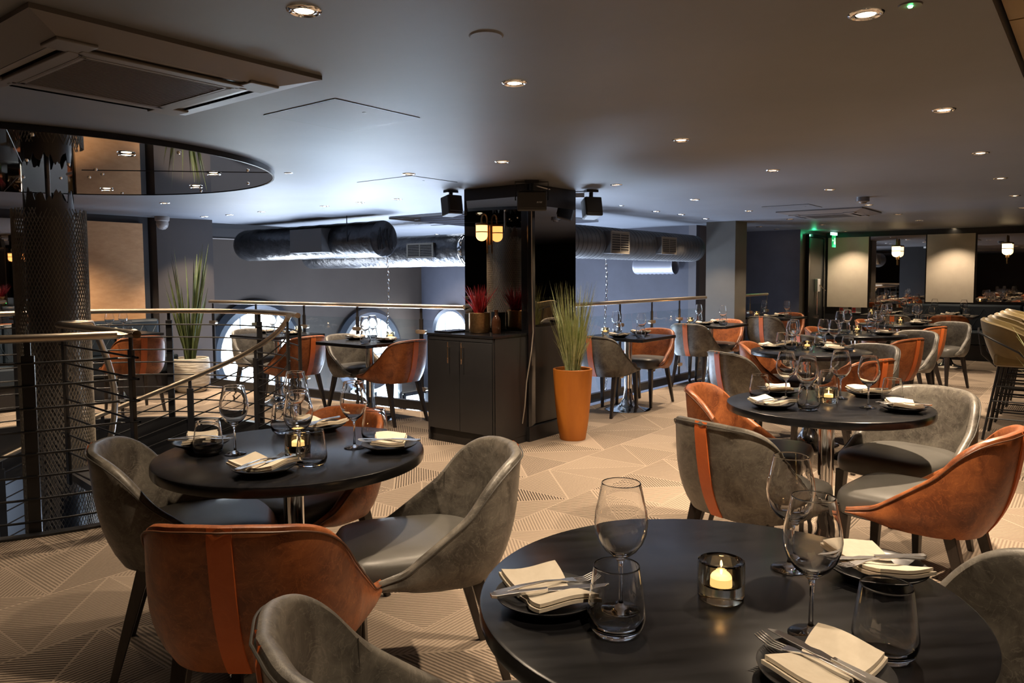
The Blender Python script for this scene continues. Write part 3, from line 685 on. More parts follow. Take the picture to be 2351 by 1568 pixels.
# dark mirrored ceiling panel over the void, left of the pillar
mp_ = [at(938, 500, ZC - .03), at(1075, 511, ZC - .03)]; e0 = mp_[0]
b = MB().prism([e0, e0 + V * 1.35, e0 + V * 1.35 + U * 2.2, e0 + U * 2.2 - V * .6, e0 - V * .35 + U * .0], ZC - .03, ZC - .004)
tag(b.build('ceiling_mirror_panel', DISCM), 'dark mirrored ceiling panel with steel wires above the silver duct', 'ceiling mirror')
for k in range(3):
    s_ = e0 + U * (.25 + .3 * k) - V * .45; tag(MB().tube([tuple(P3(s_, ZC - .06)), tuple(P3(s_ + V * 1.7 + U * .15, ZC - .06))], .004, 5).build('steel_wire', CHROME), 'thin steel wires strung below the mirrored ceiling panel over the void', 'wire', 'wires under the mirrored panel')
# hanging chains
def chain(x, y, z0, z1, label):
    b = MB(); k = int((z1 - z0) / .05)
    for i in range(k):
        zc = z1 - .03 - i * .05; pts = []
        for j in range(8):
            t = 2 * PI * j / 8; o_ = .011 * math.cos(t)
            pts.append((x + (o_ if i % 2 else 0) + .01 * math.sin(i * .3), y + (0 if i % 2 else o_), zc + .034 * math.sin(t)))
        b.tube(pts, .0035, 4, closed=True)
    return tag(b.build('hanging_chain', CHROME), label, 'chain')
q = dA0 + Vector((.02, .05, 0)); chain(q.x, q.y, -.3, 1.58, 'silver chain hanging from the crinkled duct end')
q = onwall(1391, 650, dC0, U); chain(q.x, q.y, -.3, 1.55, 'silver chain hanging from the right duct')
# ================================================================ ATRIUM WINDOWS (lit, lower level)
def porthole(u, v, rad, P, D, Nrm, label, z=None):
    q = onwall(u, v, P + Nrm * .01, D); ang_ = math.atan2(D.y, D.x)
    r = empty('round_window', tuple(q), ang_); tag(r, label, 'window')
    s = 1 if Vector((-D.y, D.x, 0)).dot(Nrm) > 0 else -1
    Mx = Matrix.Rotation(-s * PI / 2, 4, 'X')
    MB().lathe([(rad * .78, .0), (rad * .78, .09), (rad * .9, .12), (rad, .06), (rad, 0)], 48, Mx).build('window_ring', mat('ring_blue', (.05, .055, .07), .3), r, smooth=True)
    MB().lathe([(0, .02), (rad * .78, .02)], 48, Mx).build('lit_pane', WINDOW2, r)
    b = MB(); 
    for k in (-.35, .35): b.box((k * rad, s * .04, 0), (.02, .02, rad * 1.4)); 
    b.box((0, s * .04, -rad * .1), (rad * 1.5, .02, .02)); b.build('glazing_bar', mat('bar_grey', (.3, .32, .36), .4), r)
    return r
porthole(588, 810, .84, Aw, U, V, 'bright round window below the left end of the balcony rail')
porthole(845, 805, .78, Aw, U, V, 'bright round window behind the left balcony wine glasses')
porthole(1042, 762, .50, Aw, V, NB, 'bright round window beside the left of the cabinet top')
def lowwin(u0, u1, z0, z1, P, D, Nrm, label, m=WINDOW):
    a = onwall(u0, 860, P + Nrm * .01, D); c = onwall(u1, 860, P + Nrm * .01, D); a.z = c.z = 0
    r = empty('shop_window', (a.x, a.y, z0)); tag(r, label, 'window'); L_ = (c - a).length; r.rotation_euler = (0, 0, math.atan2((c - a).y, (c - a).x))
    MB().box((L_ / 2, 0, (z1 - z0) / 2), (L_, .02, z1 - z0)).build('lit_pane', m, r)
    b = MB(); s = -1
    for k in range(3): b.box((L_ * k / 2, s * .03, (z1 - z0) / 2), (.06, .05, z1 - z0))
    for k in range(3): b.box((L_ / 2, s * .03, (z1 - z0) * k / 2), (L_, .05, .06))
    b.build('window_frame', BLACKM, r)
lowwin(500, 560, -1.6, -.55, Aw, U, V, 'bright lower shop window behind the left pot and rail')
lowwin(572, 625, -1.6, -.55, Aw, U, V, 'bright lower shop window behind the left balcony chair')
lowwin(735, 765, -2.2, -.9, Aw, U, V, 'narrow bright window low behind the grey chair by the glass')
lowwin(795, 915, -2.6, -.35, Aw, U, V, 'tall bright window behind the chrome table leg on the left')
lowwin(925, 1000, -2.6, -.9, Aw + V * .02, U, V, 'bright window low beside the cabinet')
lowwin(1345, 1400, -2.6, -1.3, Aw, V, NB, 'bright street window low behind the grass pot, right')
lowwin(1425, 1475, -2.6, -1.4, Aw, V, NB, 'bright street window low behind the table by the right rail')
lowwin(1500, 1560, -2.6, -1.7, Aw, V, NB, 'bright street window low behind the orange chair, right rail')
# tiered pendant seen low through the glass
q = at(938, 905, -.3) 
q = Vector((-1.35, 9.4, -.75)); r = empty('pendant_lamp', tuple(q)); tag(r, 'white tiered disc pendant seen low through the left glass', 'pendant lamp')
for k, rr in enumerate((.2, .3, .38, .3)):
    MB().lathe([(0, 0), (rr, -.012), (rr, -.02), (0, -.01)], 32, Matrix.Translation((0, 0, .22 - .11 * k))).build('disc', mat('pendant_white', (.75, .72, .65), .5), r, smooth=True)
MB().tube([(0, 0, -.15), (0, 0, .6)], .006, 6).build('stem', BLACKM, r)
light('POINT', 'pendant_bulb', (q.x, q.y, q.z - .3), 10, WARM, shadow_soft_size=.08)
# ================================================================ BALCONY GUARDS
def guard(name, a, c, posts_px, label, z=1.055, endcap=True):
    r = empty(name, (a.x, a.y, 0)); tag(r, label, 'railing')
    d = (c - a); L_ = d.length; r.rotation_euler = (0, 0, math.atan2(d.y, d.x)); dn = d.normalized()
    MB().tube([(0, 0, z), (L_, 0, z)], .022, 16).build('handrail', RAIL, r, smooth=True)
    MB().box((L_ / 2, 0, .05), (L_, .05, .09)).build('base_channel', BLACKP, r)
    ts = sorted([(onwall(u, 800, a, dn) - a).dot(dn) for u in posts_px])
    ts = [t for t in ts if 0 <= t <= L_]
    for t in ts:
        p_ = MB().box((t, 0, .5), (.045, .014, .86)).box((t, 0, .985), (.026, .012, .12)).build('post', BLACKM, r, bevel=.002)
        for zz in (.80, .22):
            b = MB(); vs = []
            for s in (-1, 1):
                for k in range(9): t_ = R(-90 + 180 * k / 8); vs.append((s * (.045 + .02 * math.cos(t_)), s * .02 * math.sin(t_)))
            b.prism(vs, -.012, .012); b.v = [(p[0] + t, p[2] - .0, p[1] + zz) for p in b.v]
            b.v = [(p[0], p[1] * 1.5, p[2]) for p in b.v]
            b.build('glass_clamp', RAIL, p_)
    ts2 = ([.02] if ts and ts[0] > .25 else []) + ts + ([L_ - .02] if ts and L_ - ts[-1] > .25 else [])
    for t0, t1 in zip(ts2[:-1], ts2[1:]):
        MB().box(((t0 + t1) / 2, 0, .52), (t1 - t0 - .075, .008, .80)).build('glass_pane', PANE, r)
    return r
guard('balcony_railing', Vector((-3.78, 9.44, 0)), Vector((-.46, 7.27, 0)), (492, 590, 700, 822, 968), 'glass balcony railing with bronze handrail left of the pillar')
guard('balcony_railing', Vector((.61, 7.70, 0)), Vector((2.61, 10.16, 0)), (1335, 1423, 1496, 1559), 'glass balcony railing with bronze handrail right of the pillar')
guard('balcony_railing', Vector((3.38, 11.02, 0)), Vector((3.98, 11.76, 0)), (1720, 1758), 'short glass balcony railing beyond the grey pillar')
# ================================================================ SPIRAL STAIR
def circ(a, r_, z): return Vector((C0.x + r_ * math.cos(R(a)), C0.y + r_ * math.sin(R(a)), z))
RATE = .0115
def zs(a): return -RATE * (a - 24) if a > 24 else 0
r = empty('spiral_staircase', (C0.x, C0.y, 0)); tag(r, 'black spiral staircase winding down around the mesh column', 'staircase')
def wedge(a0, a1, z, th, r0=.26, r1=RS - .03, m=BLACKP, name='tread'):
    n = 8; poly = [circ(a0 + (a1 - a0) * i / n, r1, 0) - C0 for i in range(n + 1)] + [circ(a1 - (a1 - a0) * i / n, r0, 0) - C0 for i in range(n + 1)]
    return MB().prism(poly, z - th, z).build(name, m, r)
wedge(-45, 24, -.005, .05, name='landing')
for k in range(17): wedge(24 + k * 16, 24 + (k + 1) * 16 + 1, -.184 * (k + 1), .045)
# column
r = empty('mesh_column', (-3.345, 5.5, -3.2)); tag(r, 'tall round column wrapped in dark expanded metal mesh with torn top', 'column')
z0c, z1c = 0, 5.13
core = []
nn = 72; vs = []; fs = []
tops = [4.86 + 3.35 - 3.35 + .05 * random.random() + (.05 if (i // 5) % 2 else -.02) + .37 - .0 for i in range(nn)]
zt_core = 3.2 + 1.95
tops = [zt_core + .03 * math.sin(i * .9) + .02 * math.sin(i * 2.3) - (.05 if i % 11 in (3, 4) else 0) for i in range(nn)]
for i in range(nn):
    a = 2 * PI * i / nn
    for (rr, z) in ((.158, 0), (.158, 5.0), (.158, tops[i]), (.152, tops[i]), (.152, 4.9)): vs.append((rr * math.cos(a), rr * math.sin(a), z))
for i in range(nn):
    j = (i + 1) % nn
    for k in range(4): fs.append((i * 5 + k, j * 5 + k, j * 5 + k + 1, i * 5 + k + 1))
MB().add(vs, fs).build('inner_tube', CORE, r, smooth=False)
MB().tube([(0, 0, 4.9), (0, 0, 3.2 + DZ)], .018, 12).build('pole', mat('pole_steel', (.4, .38, .36), .25, 1), r, smooth=True)
b = MB(); NS = 62; rad = .232; pitch = .028; zbase = 1.6; ztop = 3.2 + 1.86
rows = int((ztop - zbase) / pitch)
for s in (-1, 1):
    for i in range(NS):
        a = 2 * PI * i / NS; rr = []
        top_rows = rows - random.choice((0, 0, 1, 2))
        prev = None; vv = []; ff = []
        for j in range(top_rows + 1):
            t = a + s * (PI / NS) * (j if True else 0)
            z = zbase + j * pitch; c, sn = math.cos(t), math.sin(t)
            o_ = .004 * s
            for (dr, dz) in ((-.003, -.0028), (.004, -.0028), (.004, .0028), (-.003, .0028)):
                vv.append(((rad + dr + o_ * .3) * c, (rad + dr + o_ * .3) * sn, z + dz))
            if j:
                for k in range(4): ff.append((4 * j - 4 + k, 4 * j - 4 + (k + 1) % 4, 4 * j + (k + 1) % 4, 4 * j + k))
        b.add(vv, ff)
b.build('mesh_sleeve', SLEEVE, r)
MB().lathe([(.21, 0), (.225, 0), (.225, 1.62), (.21, 1.62)], 48).build('lower_sleeve', mat('sleeve_lower', (.05, .045, .04), .5, .5), r, smooth=True)
# guards of the stair well
BZ = [.07 + .12 * k for k in range(8)]
def ring_guard(name, pts_fn, label, posts, z=1.04, bars=BZ, ext=None):
    r = empty(name, (0, 0, 0)); tag(r, label, 'railing')
    pts = pts_fn
    MB().tube([P3(p, p.z + z) for p in pts], .0225, 16).build('handrail', RAIL, r, smooth=True)
    for bz in bars: MB().tube([P3(p, p.z + bz) for p in pts], .0065, 8).build('bar', BLACKM, r, smooth=True)
    for (p, ang_) in posts:
        MB().box((p.x, p.y, p.z + .46), (.06, .02, .98), ang_).box((p.x, p.y, p.z + .985), (.03, .014, .1), ang_).build('post', BLACKM, r, bevel=.002)
    return r
far_pts = [circ(24 + k * 4, RS, 0) for k in range(0, 46)]
ring_guard('stair_guard', far_pts, 'black barred circular guard rail at the far side of the stair well', [(circ(a, RS + .02, -.0), R(a + 90)) for a in (26, 54, 88, 130, 165)])
st_pts = [circ(24 + k * 4, RS - .07, zs(24 + k * 4)) for k in range(0, 46)]
ring_guard('stair_handrail', st_pts, 'descending curved stair handrail inside the far guard rail', [(circ(a, RS - .07, zs(a)), R(a + 90)) for a in (27, 52, 80, 108, 136)], bars=BZ[1:])
Vc = Vector((-2.08, 4.17, 0)); Ic = Vector((-3.05, 5.06, 0))
near = [circ(-140 + k * 4, RS + .0, 0) for k in range(0, 24)] + [Vc] + [Vc + (Ic - Vc) * t for t in (.25, .5, .75, 1)]
vp = at(30, 1262, 0)
ring_guard('stair_guard', near, 'black barred guard rail at the near edge of the stair well, turning at a point', [(Vector((-2.53, 3.92, 0)), R(20)), (Vc + (Ic - Vc) * .07, R(-45)), (Vc + (Ic - Vc) * .93, R(-45)), (circ(-100, RS, 0), R(-10))])
inn = [Vector((-3.05, 5.06, 0))] + [circ(a, .40, (0 if a < -20 else -.0125 * (a + 20))) for a in range(-50, 330, 10)]
ring_guard('stair_handrail', inn, 'tight inner stair handrail spiralling down beside the mesh column', [], bars=[])
# ================================================================ CHAIRS
CHH = .785
def chair_proto(kind):
    ML = ORANGE if kind == 'orange' else GREY
    root = empty('dining_chair')
    e, rr, d0, w0 = .07, .185, .27, .262
    Ltot = e + rr * PI / 2 + .265
    def plan(l):       # right half: returns x,y,nx,ny (outward)
        if l < e: return l, -d0, 0, -1
        if l < e + rr * PI / 2:
            t = (l - e) / rr; cx = w0 - rr if False else e; return e + rr * math.sin(t), -d0 + rr - rr * math.cos(t), math.sin(t), -math.cos(t)
        s = l - e - rr * PI / 2
        return e + rr + .012 * math.sin(min(1, s / .2) * PI / 2), -d0 + rr + s, 1, 0
    top = lambda l: lin2([0, .08, .15, .20, .25, .29, .32, .35, .39, .45, .52, Ltot], [CHH, CHH - .002, CHH - .010, CHH - .030, CHH - .072, CHH - .125, CHH - .162, CHH - .186, CHH - .216, CHH - .260, CHH - .311, .446], l)
    def lin2(xs, ys, x):   # smoothed lookup
        return sum(lin(xs, ys, x + k * .012) for k in (-1.5, -.5, .5, 1.5)) / 4
    bot = lambda l: lin2([0, .2, .40, .48, .53, Ltot], [.385, .385, .385, .390, .402, .424], l)
    n = 60; ncol = []; ring_t = []
    vs = []; fs = []; rim_pts = []; tips = []
    lean = lambda l, z: (z - .345) * lin([0, .12, .3, Ltot], [.19, .15, .05, .0], l)
    K = 9
    for i in range(-n, n + 1):
        l = Ltot * abs(i) / n; sgn = 1 if i >= 0 else -1
        x, y, nx, ny = plan(l); zt, zb = top(l), bot(l)
        zt = max(zt, zb + .022); tq = lin([.47, Ltot], [1, .3], l)
        def P_(z, off):
            o_ = lean(l, z) + off; return (sgn * (x + nx * o_), y + ny * o_, z)
        col = []
        for k in range(K + 1):
            t = k / K; z = zb + (zt - .014 - zb) * t; col.append(P_(z, .010 * math.sin(PI * min(1, t * 1.05)) - .034 * (1 - t) ** 5))
        col.append(P_(zt - .004, -.006 * tq)); col.append(P_(zt, -.017 * tq)); col.append(P_(zt - .004, -.029 * tq))
        for k in range(K + 1):
            t = 1 - k / K; z = zb + (zt - .014 - zb) * t; col.append(P_(z, (-.036 - .010 * (1 - t)) * tq))
        rim_pts.append(P_(zt - .013, .004))
        ncol = len(col); vs += col
    m = 2 * n + 1
    for i in range(m - 1):
        for k in range(ncol):
            k2 = (k + 1) % ncol
            fs.append((i * ncol + k, i * ncol + k2, (i + 1) * ncol + k2, (i + 1) * ncol + k))
    fs.append(tuple(range(ncol))); fs.append(tuple((m - 1) * ncol + k for k in range(ncol - 1, -1, -1)))
    MB().add(vs, fs).build('backrest', ML, root, smooth=True)
    MB().tube(rim_pts, .0028, 6).build('piping', mat('dark_piping_' + kind, (.10, .035, .012) if kind == 'orange' else (.05, .045, .038), .5), root, smooth=True)
    # inner seams where wings join the back
    for sgn in (-1, 1):
        pts = []
        l = .30; x, y, nx, ny = plan(l); zt = top(l)
        for k in range(8):
            z = .46 + (zt - .47) * k / 7; o_ = lean(l, z) - .0372 - .010 * (z - bot(l)) * 0; pts.append((sgn * (x + nx * o_), y + ny * o_, z))
        MB().tube(pts, .0012, 5).build('seam', mat('dark_piping_' + kind, (.1, .03, .01), .5), root)
    # centre stripe on the outside
    vs = []; fs = []; wv = .029
    for k in range(15):
        z = .385 + (CHH - .004 - .385) * k / 14; t = (z - .385) / (CHH - .014 - .385)
        off = .010 * math.sin(PI * max(0, min(1, t * 1.05))) - .034 * max(0, 1 - t) ** 5; o_ = lean(0, z) + off
        if k == 14: o_ = lean(0, z) - .010
        for sx in (-wv, wv): vs += [(sx, -d0 - o_ - .0035, z), (sx, -d0 - o_ + .003, z)]
    for k in range(14):
        a = 4 * k; c = a + 4
        fs += [(a, a + 2, c + 2, c), (a, c, c + 1, a + 1), (a + 2, a + 3, c + 3, c + 2)]
    MB().add(vs, fs).build('stripe', STRIPE, root, smooth=True)
    # seat cushion
    def seat_ring(sc, z, gy=0):
        out = []
        N = 40
        for i in range(N):
            t = 2 * PI * i / N; c, s = math.cos(t), math.sin(t)
            p_ = 5.0; rx = .228; ry = .245
            x = rx * math.copysign(abs(c) ** (2 / p_), c); y = ry * math.copysign(abs(s) ** (2 / p_), s) + .02
            if y < 0: x *= 1 - .12 * min(1, (-y / .22)) ** 2
            if y < -.12: x *= 1 - 1.2 * ((-y - .12)) 
            out.append((x * sc, (y - .02) * sc + .02, z))
        return out
    vs = []; fs = []; Ls = [(.93, .395), (.985, .402), (1.0, .42), (1.0, .452), (.985, .472), (.95, .486), (.86, .496), (.6, .504), (.3, .507)]
    for (sc, z) in Ls: vs += seat_ring(sc, z)
    N = 40
    for j in range(len(Ls) - 1):
        for i in range(N): fs.append((j * N + i, j * N + (i + 1) % N, (j + 1) * N + (i + 1) % N, (j + 1) * N + i))
    fs.append(tuple(range(N - 1, -1, -1))); fs.append(tuple((len(Ls) - 1) * N + i for i in range(N)))
    MB().add(vs, fs).build('seat', SEAT, root, smooth=True)
    for (tx, ty, fx, fy) in ((.185, .215, .20, .235), (-.185, .215, -.20, .235), (.175, -.16, .20, -.27), (-.175, -.16, -.20, -.27)):
        MB().taper((fx, fy, 0), (tx, ty, .40), .024, .044).build('leg', LEGM, root, bevel=.003)
    return Proto(root)
CH = {'orange': chair_proto('orange'), 'grey': chair_proto('grey')}
BK = .27 + (CHH - .345) * .20     # horizontal distance from chair origin to the top centre of the back
def chair(kind, u, v, face, label, xy=None):
    p = Vector((xy[0], xy[1], 0)) if xy else at(u, v, CHH)
    f = R(face); o_ = Vector((p.x + BK * math.cos(f), p.y + BK * math.sin(f), 0))
    return CH[kind].place(o_, f - PI / 2, label, 'chair', kind + ' leather dining chairs')
chair('grey', 196, 1018, 18, 'grey leather tub chair left of the left round table')
chair('orange', 497, 1213, 89, 'orange leather chair with centre stripe in front of the left round table')
chair('grey', 1192, 1012, 196, 'grey leather tub chair right of the left round table, side on')
chair('orange', 838, 930, 236, 'orange leather chair behind the left round table')
chair('grey', 570, 1462, 24, 'grey leather chair cut off by the bottom edge, left of the nearest table')
chair('grey', 2565, 1318, 176, 'grey leather chair at the bottom right corner')
chair('orange', 1575, 880, -28, 'orange leather chair behind the left of the laid middle table')
chair('grey', 1604, 966, 34, 'grey chair with orange stripe in front of the middle round table')
chair('grey', 2165, 884, 214, 'pale grey chair right of the middle round table, facing left')
chair('orange', 2362, 988, 135, 'orange chair at the right edge, side on, with grey seat')
chair('grey', 1643, 806, 22, 'grey chair left of the second round table, beside its orange neighbour')
chair('orange', 1697, 783, -30, 'orange chair behind the left of the second round table')
chair('grey', 2022, 787, 214, 'pale grey chair right of the second round table')
chair('orange', 2036, 824, 120, 'orange striped chair right of the second table, nearest of its row')
chair('orange', 2112, 776, 122, 'orange striped chair in front of the third round table, second of its row')
chair('grey', 2118, 757, 212, 'pale grey chair right of the third round table')
chair('orange', 1850, 749, -40, 'orange chair behind the left of the third round table')
chair('grey', 1830, 767, 20, 'grey brown chair left of the third round table')
chair('orange', 2167, 749, 122, 'orange striped chair in front of the fourth round table, third of its row')
chair('grey', 2195, 737, 214, 'pale grey chair right of the fourth round table')
chair('orange', 1966, 732, -45, 'orange chair behind the left of the fourth round table')
chair('grey', 2048, 723, 60, 'dark grey striped chair by the far bench, left one')
chair('orange', 2178, 724, 60, 'dark orange striped chair by the far bench, right one')
chair('grey', 0, 0, 52, 'grey chair right of the grass pot, seen from behind', xy=(.72, 7.12))
chair('orange', 0, 0, 232, 'orange chair by the right balcony rail facing the camera', xy=(1.62, 8.22))
chair('grey', 0, 0, 52, 'grey chair with orange stripe by the second square table, right rail', xy=(2.04, 8.91))
chair('orange', 0, 0, 232, 'pale orange chair in front of the grey pillar', xy=(2.86, 9.89))
chair('grey', 0, 0, 52, 'grey striped chair just right of the grey pillar', xy=(3.44, 10.42))
chair('orange', 0, 0, 232, 'orange chair behind the far square table near the blue wall', xy=(4.28, 11.54))
chair('orange', 0, 0, 142, 'orange striped chair seen from behind, left balcony, middle', xy=(-1.93, 7.33))
chair('grey', 0, 0, -38, 'pale grey chair behind the first balcony table, left of it', xy=(-1.78, 7.60))
chair('orange', 0, 0, 140, 'orange striped chair beside the cabinet', xy=(-.86, 6.80))
chair('grey', 0, 0, -38, 'beige grey chair at the left end of the balcony rail', xy=(-3.02, 8.47))
chair('orange', 332, 771, 135, 'orange striped chair behind the stair guard, by the left bench')
# ================================================================ TABLES
def round_table_proto():
    r = empty('round_table')
    MB().lathe([(0, .713), (.44, .713), (.448, .716), (.45, .722), (.45, .741), (.448, .7475), (.443, .75), (0, .75)], 96).build('tabletop', TABLE, r, smooth=True)
    MB().lathe([(.035, .03), (.035, .713)], 28).build('column', CHROME, r, smooth=True)
    MB().lathe([(0, .0), (.225, 0), (.228, .008), (.20, .016), (.13, .03), (.08, .06), (.05, .12), (.038, .2), (.035, .22)], 48).build('base', CHROME, r, smooth=True)
    MB().lathe([(.035, .70), (.10, .705), (.10, .713)], 24).build('top_plate', BLACKM, r)
    return Proto(r)
def square_table_proto():
    r = empty('square_table')
    MB().box((0, 0, .735), (.70, .70, .03)).build('tabletop', TABLE, r, bevel=.003)
    MB().box((0, 0, .715), (.5, .5, .012)).build('top_plate', BLACKM, r)
    MB().lathe([(.038, .03), (.038, .71)], 28).build('column', CHROME, r, smooth=True)
    MB().lathe([(0, .0), (.225, 0), (.228, .008), (.20, .016), (.13, .03), (.08, .06), (.05, .12), (.04, .2), (.038, .22)], 48).build('base', CHROME, r, smooth=True)
    return Proto(r)
RT = round_table_proto(); ST = square_table_proto()
TT = {'L': (-.7612, 2.577), 'M': (1.4648, 3.4788), 'N': (.3859, 1.3841), 'T4': (2.3678, 5.9654), 'T5': (3.5226, 7.6577), 'T6': (4.7162, 9.1675)}
TL = {'L': 'left round', 'M': 'middle right round', 'N': 'nearest round', 'T4': 'second far round', 'T5': 'third far round', 'T6': 'fourth far round'}
for k, lab in (('L', 'round black table on chrome pedestal at the left, laid for four'), ('M', 'round black table right of centre with grey and orange chairs'), ('N', 'large round black table nearest the camera'), ('T4', 'round black table behind the middle right one'), ('T5', 'third round black table in the right row'), ('T6', 'farthest round black table in the right row')):
    RT.place((*TT[k], 0), R(random.uniform(0, 80)) if k != 'L' else R(70), lab, 'table', 'round dining tables')
TS = {'S1': (-1.35, 7.10), 'S2': (-2.5, 8.02), 'R1': (1.17, 7.56), 'R2': (2.46, 9.33), 'R3': (3.80, 10.88)}
for k, lab in (('S1', 'square black table by the left balcony glass beside the cabinet'), ('S2', 'square black table at the far left of the balcony glass'), ('R1', 'square black table by the right balcony rail, right of the grass'), ('R2', 'square black table in front of the grey pillar'), ('R3', 'square black table beyond the grey pillar')):
    ST.place((*TS[k], 0), A52, lab, 'table', 'square dining tables')
fb = [(6.35, 10.95, 'square table at the far bench in front of the wide beige panel'), (5.75, 11.45, 'square table at the far bench left of the candle')]
for (x, y, lab) in fb: ST.place((x, y, 0), A52, lab, 'table', 'square dining tables')
lt = at(270, 757, .75); lt = Vector((-4.35, 8.28, 0)); ST.place((lt.x, lt.y, 0), A52, 'square table by the left wall bench behind the stair guard', 'table', 'square dining tables')
# ================================================================ TABLEWARE
def shell_profile(outer, th):
    inner = [(max(0, r_ - th), z) for (r_, z) in outer]; return outer, inner
def wine_glass():
    out = [(0, 0), (.034, 0), (.0365, .0012), (.034, .003), (.015, .006), (.006, .011), (.0038, .02), (.0034, .05), (.0036, .082), (.006, .094), (.014, .102), (.028, .113), (.039, .128), (.0455, .146), (.0475, .163), (.0455, .183), (.0405, .205), (.0349, .232), (.0345, .2342), (.0342, .2348), (.0338, .2350), (.0334, .2347)]
    inn = [(.0332, .2340), (.0336, .232), (.0393, .205), (.0443, .183), (.0463, .163), (.0443, .147), (.0377, .1295), (.0265, .1150), (.012, .1058), (0, .104)]
    ob = MB().lathe(out + inn, 36).build('wine_glass', GLASS, smooth=False); ob.data.polygons.foreach_set('use_smooth', [True] * len(ob.data.polygons)); return Proto(ob)
def tumbler():
    out = [(0, 0), (.030, 0), (.037, .003), (.0445, .012), (.0485, .026), (.0490, .036), (.0470, .055), (.0430, .085), (.0389, .1130), (.0386, .1155), (.0383, .1165), (.0378, .1168), (.0373, .1164)]
    inn = [(.0370, .1155), (.0374, .1130), (.0415, .085), (.0455, .055), (.0474, .037), (.0465, .028), (.041, .017), (.030, .011), (0, .010)]
    ob = MB().lathe(out + inn, 36).build('tumbler', GLASS); ob.data.polygons.foreach_set('use_smooth', [True] * len(ob.data.polygons)); return Proto(ob)
def plate():
    ob = MB().lathe([(0, 0), (.055, 0), (.060, .002), (.085, .014), (.0955, .021), (.0965, .0235), (.0945, .024), (.082, .018), (.058, .007), (0, .006)], 48).build('side_plate', PLATE, smooth=True); return Proto(ob)
def napkin():
    # folded cloth: two raised wings either side of the dip where the cutlery lies
    r = MB(); nx, ny = 17, 9; vs = []; fs = []
    def hz(x, y):
        a = abs(x) / .085; base = .019 + .019 * a ** 1.3 + .004 * math.sin(y * 40 + x * 12)
        return base
    for lay, (z0, sx) in enumerate(((0, 1.0), (.0085, .95))):
        vs = []; fs = []
        for j in range(ny):
            for i in range(nx):
                x = (-.085 + .17 * i / (nx - 1)) * sx; y = (-.058 + .116 * j / (ny - 1)) * (1 - .28 * (1 - abs(x) / .085) ** 2) * (1 - .06 * lay)
                vs.append((x, y + .010 * (x / .085), hz(x, y) + z0))
        for j in range(ny):
            for i in range(nx):
                v = vs[j * nx + i]; vs.append((v[0] * .995, v[1], v[2] - .0065))
        o_ = nx * ny
        for j in range(ny - 1):
            for i in range(nx - 1):
                a = j * nx + i; fs.append((a, a + 1, a + nx + 1, a + nx)); fs.append((o_ + a, o_ + a + nx, o_ + a + nx + 1, o_ + a + 1))
        for i in range(nx - 1):
            a = i; fs.append((a, o_ + a, o_ + a + 1, a + 1)); a = (ny - 1) * nx + i; fs.append((a, a + 1, o_ + a + 1, o_ + a))
        for j in range(ny - 1):
            a = j * nx; fs.append((a, a + nx, o_ + a + nx, o_ + a)); a = j * nx + nx - 1; fs.append((a, o_ + a, o_ + a + nx, a + nx))
        r.add(vs, fs)
    return Proto(r.build('napkin', NAPKIN, smooth=True))
def fork():
    b = MB(); Y = Vector((1, 0, 0))
    pts = [(0, -.10, .004), (0, -.085, .005), (0, -.05, .009), (0, 0, .011), (0, .03, .008), (0, .045, .006), (0, .06, .004)]
    b.ribbon(pts, [.012, .017, .011, .006, .0055, .016, .022], .0028)
    for k in range(4):
        x = -.0095 + k * .00633
        b.ribbon([(x, .059, .004), (x, .08, .0035), (x, .098, .009), (x, .105, .012)], [.0038, .0032, .003, .0015], .002)
    return Proto(b.build('fork', STEEL, smooth=False, bevel=.0006))
def knife():
    b = MB()
    b.ribbon([(0, -.11, .003), (0, -.10, .002), (0, -.06, .003), (0, -.015, .0035), (0, -.005, .004)], [.012, .017, .013, .010, .009], .006)
    b.ribbon([(0, -.005, .005), (.001, .02, .005), (.002, .07, .005), (.001, .10, .005), (-.003, .112, .005)], [.012, .017, .018, .013, .003], .0015)
    return Proto(b.build('knife', STEEL, bevel=.0006))
def candle():
    r = empty('tealight_holder')
    MB().lathe([(0, 0), (.040, 0), (.0425, .004), (.0430, .06), (.0425, .070), (.040, .0715), (.029, .069), (.0275, .064), (.0275, .030), (.024, .026), (0, .026)], 40).build('glass_holder', SMOKE, r, smooth=True)
    MB().lathe([(0, .0275), (.0195, .0275), (.020, .030), (.020, .0415), (.0185, .0425), (0, .0415)], 24).build('tealight', WAX, r)
    MB().lathe([(0, .043), (.0018, .045), (.0026, .049), (.0016, .055), (0, .060)], 10).build('flame', FLAME, r, smooth=True)
    return Proto(r)
WG, TU, PL, NK, FK, KN, CD = wine_glass(), tumbler(), plate(), napkin(), fork(), knife(), candle()
TZ = .7505
def setting(x, y, ang, where):
    """side plate, folded napkin, fork and knife"""
    c, s = math.cos(ang), math.sin(ang)
    PL.place((x, y, TZ), 0, 'black side plate ' + where, 'plate', 'side plates')
    NK.place((x, y, TZ - .001), ang, 'cream napkin folded on the plate ' + where, 'napkin', 'napkins')
    FK.place((x - .011 * c, y - .011 * s, TZ + .027), ang + .05, 'steel fork on the napkin ' + where, 'fork', 'forks')
    KN.place((x + .012 * c, y + .012 * s, TZ + .027), ang - .08, 'steel knife on the napkin ' + where, 'knife', 'knives')
def flamelight(x, y): light('POINT', 'candle_flame_light', (x, y, TZ + .078), .55, (1, .55, .22), shadow_soft_size=.005)
def T(u, v): return at(u, v, .75)
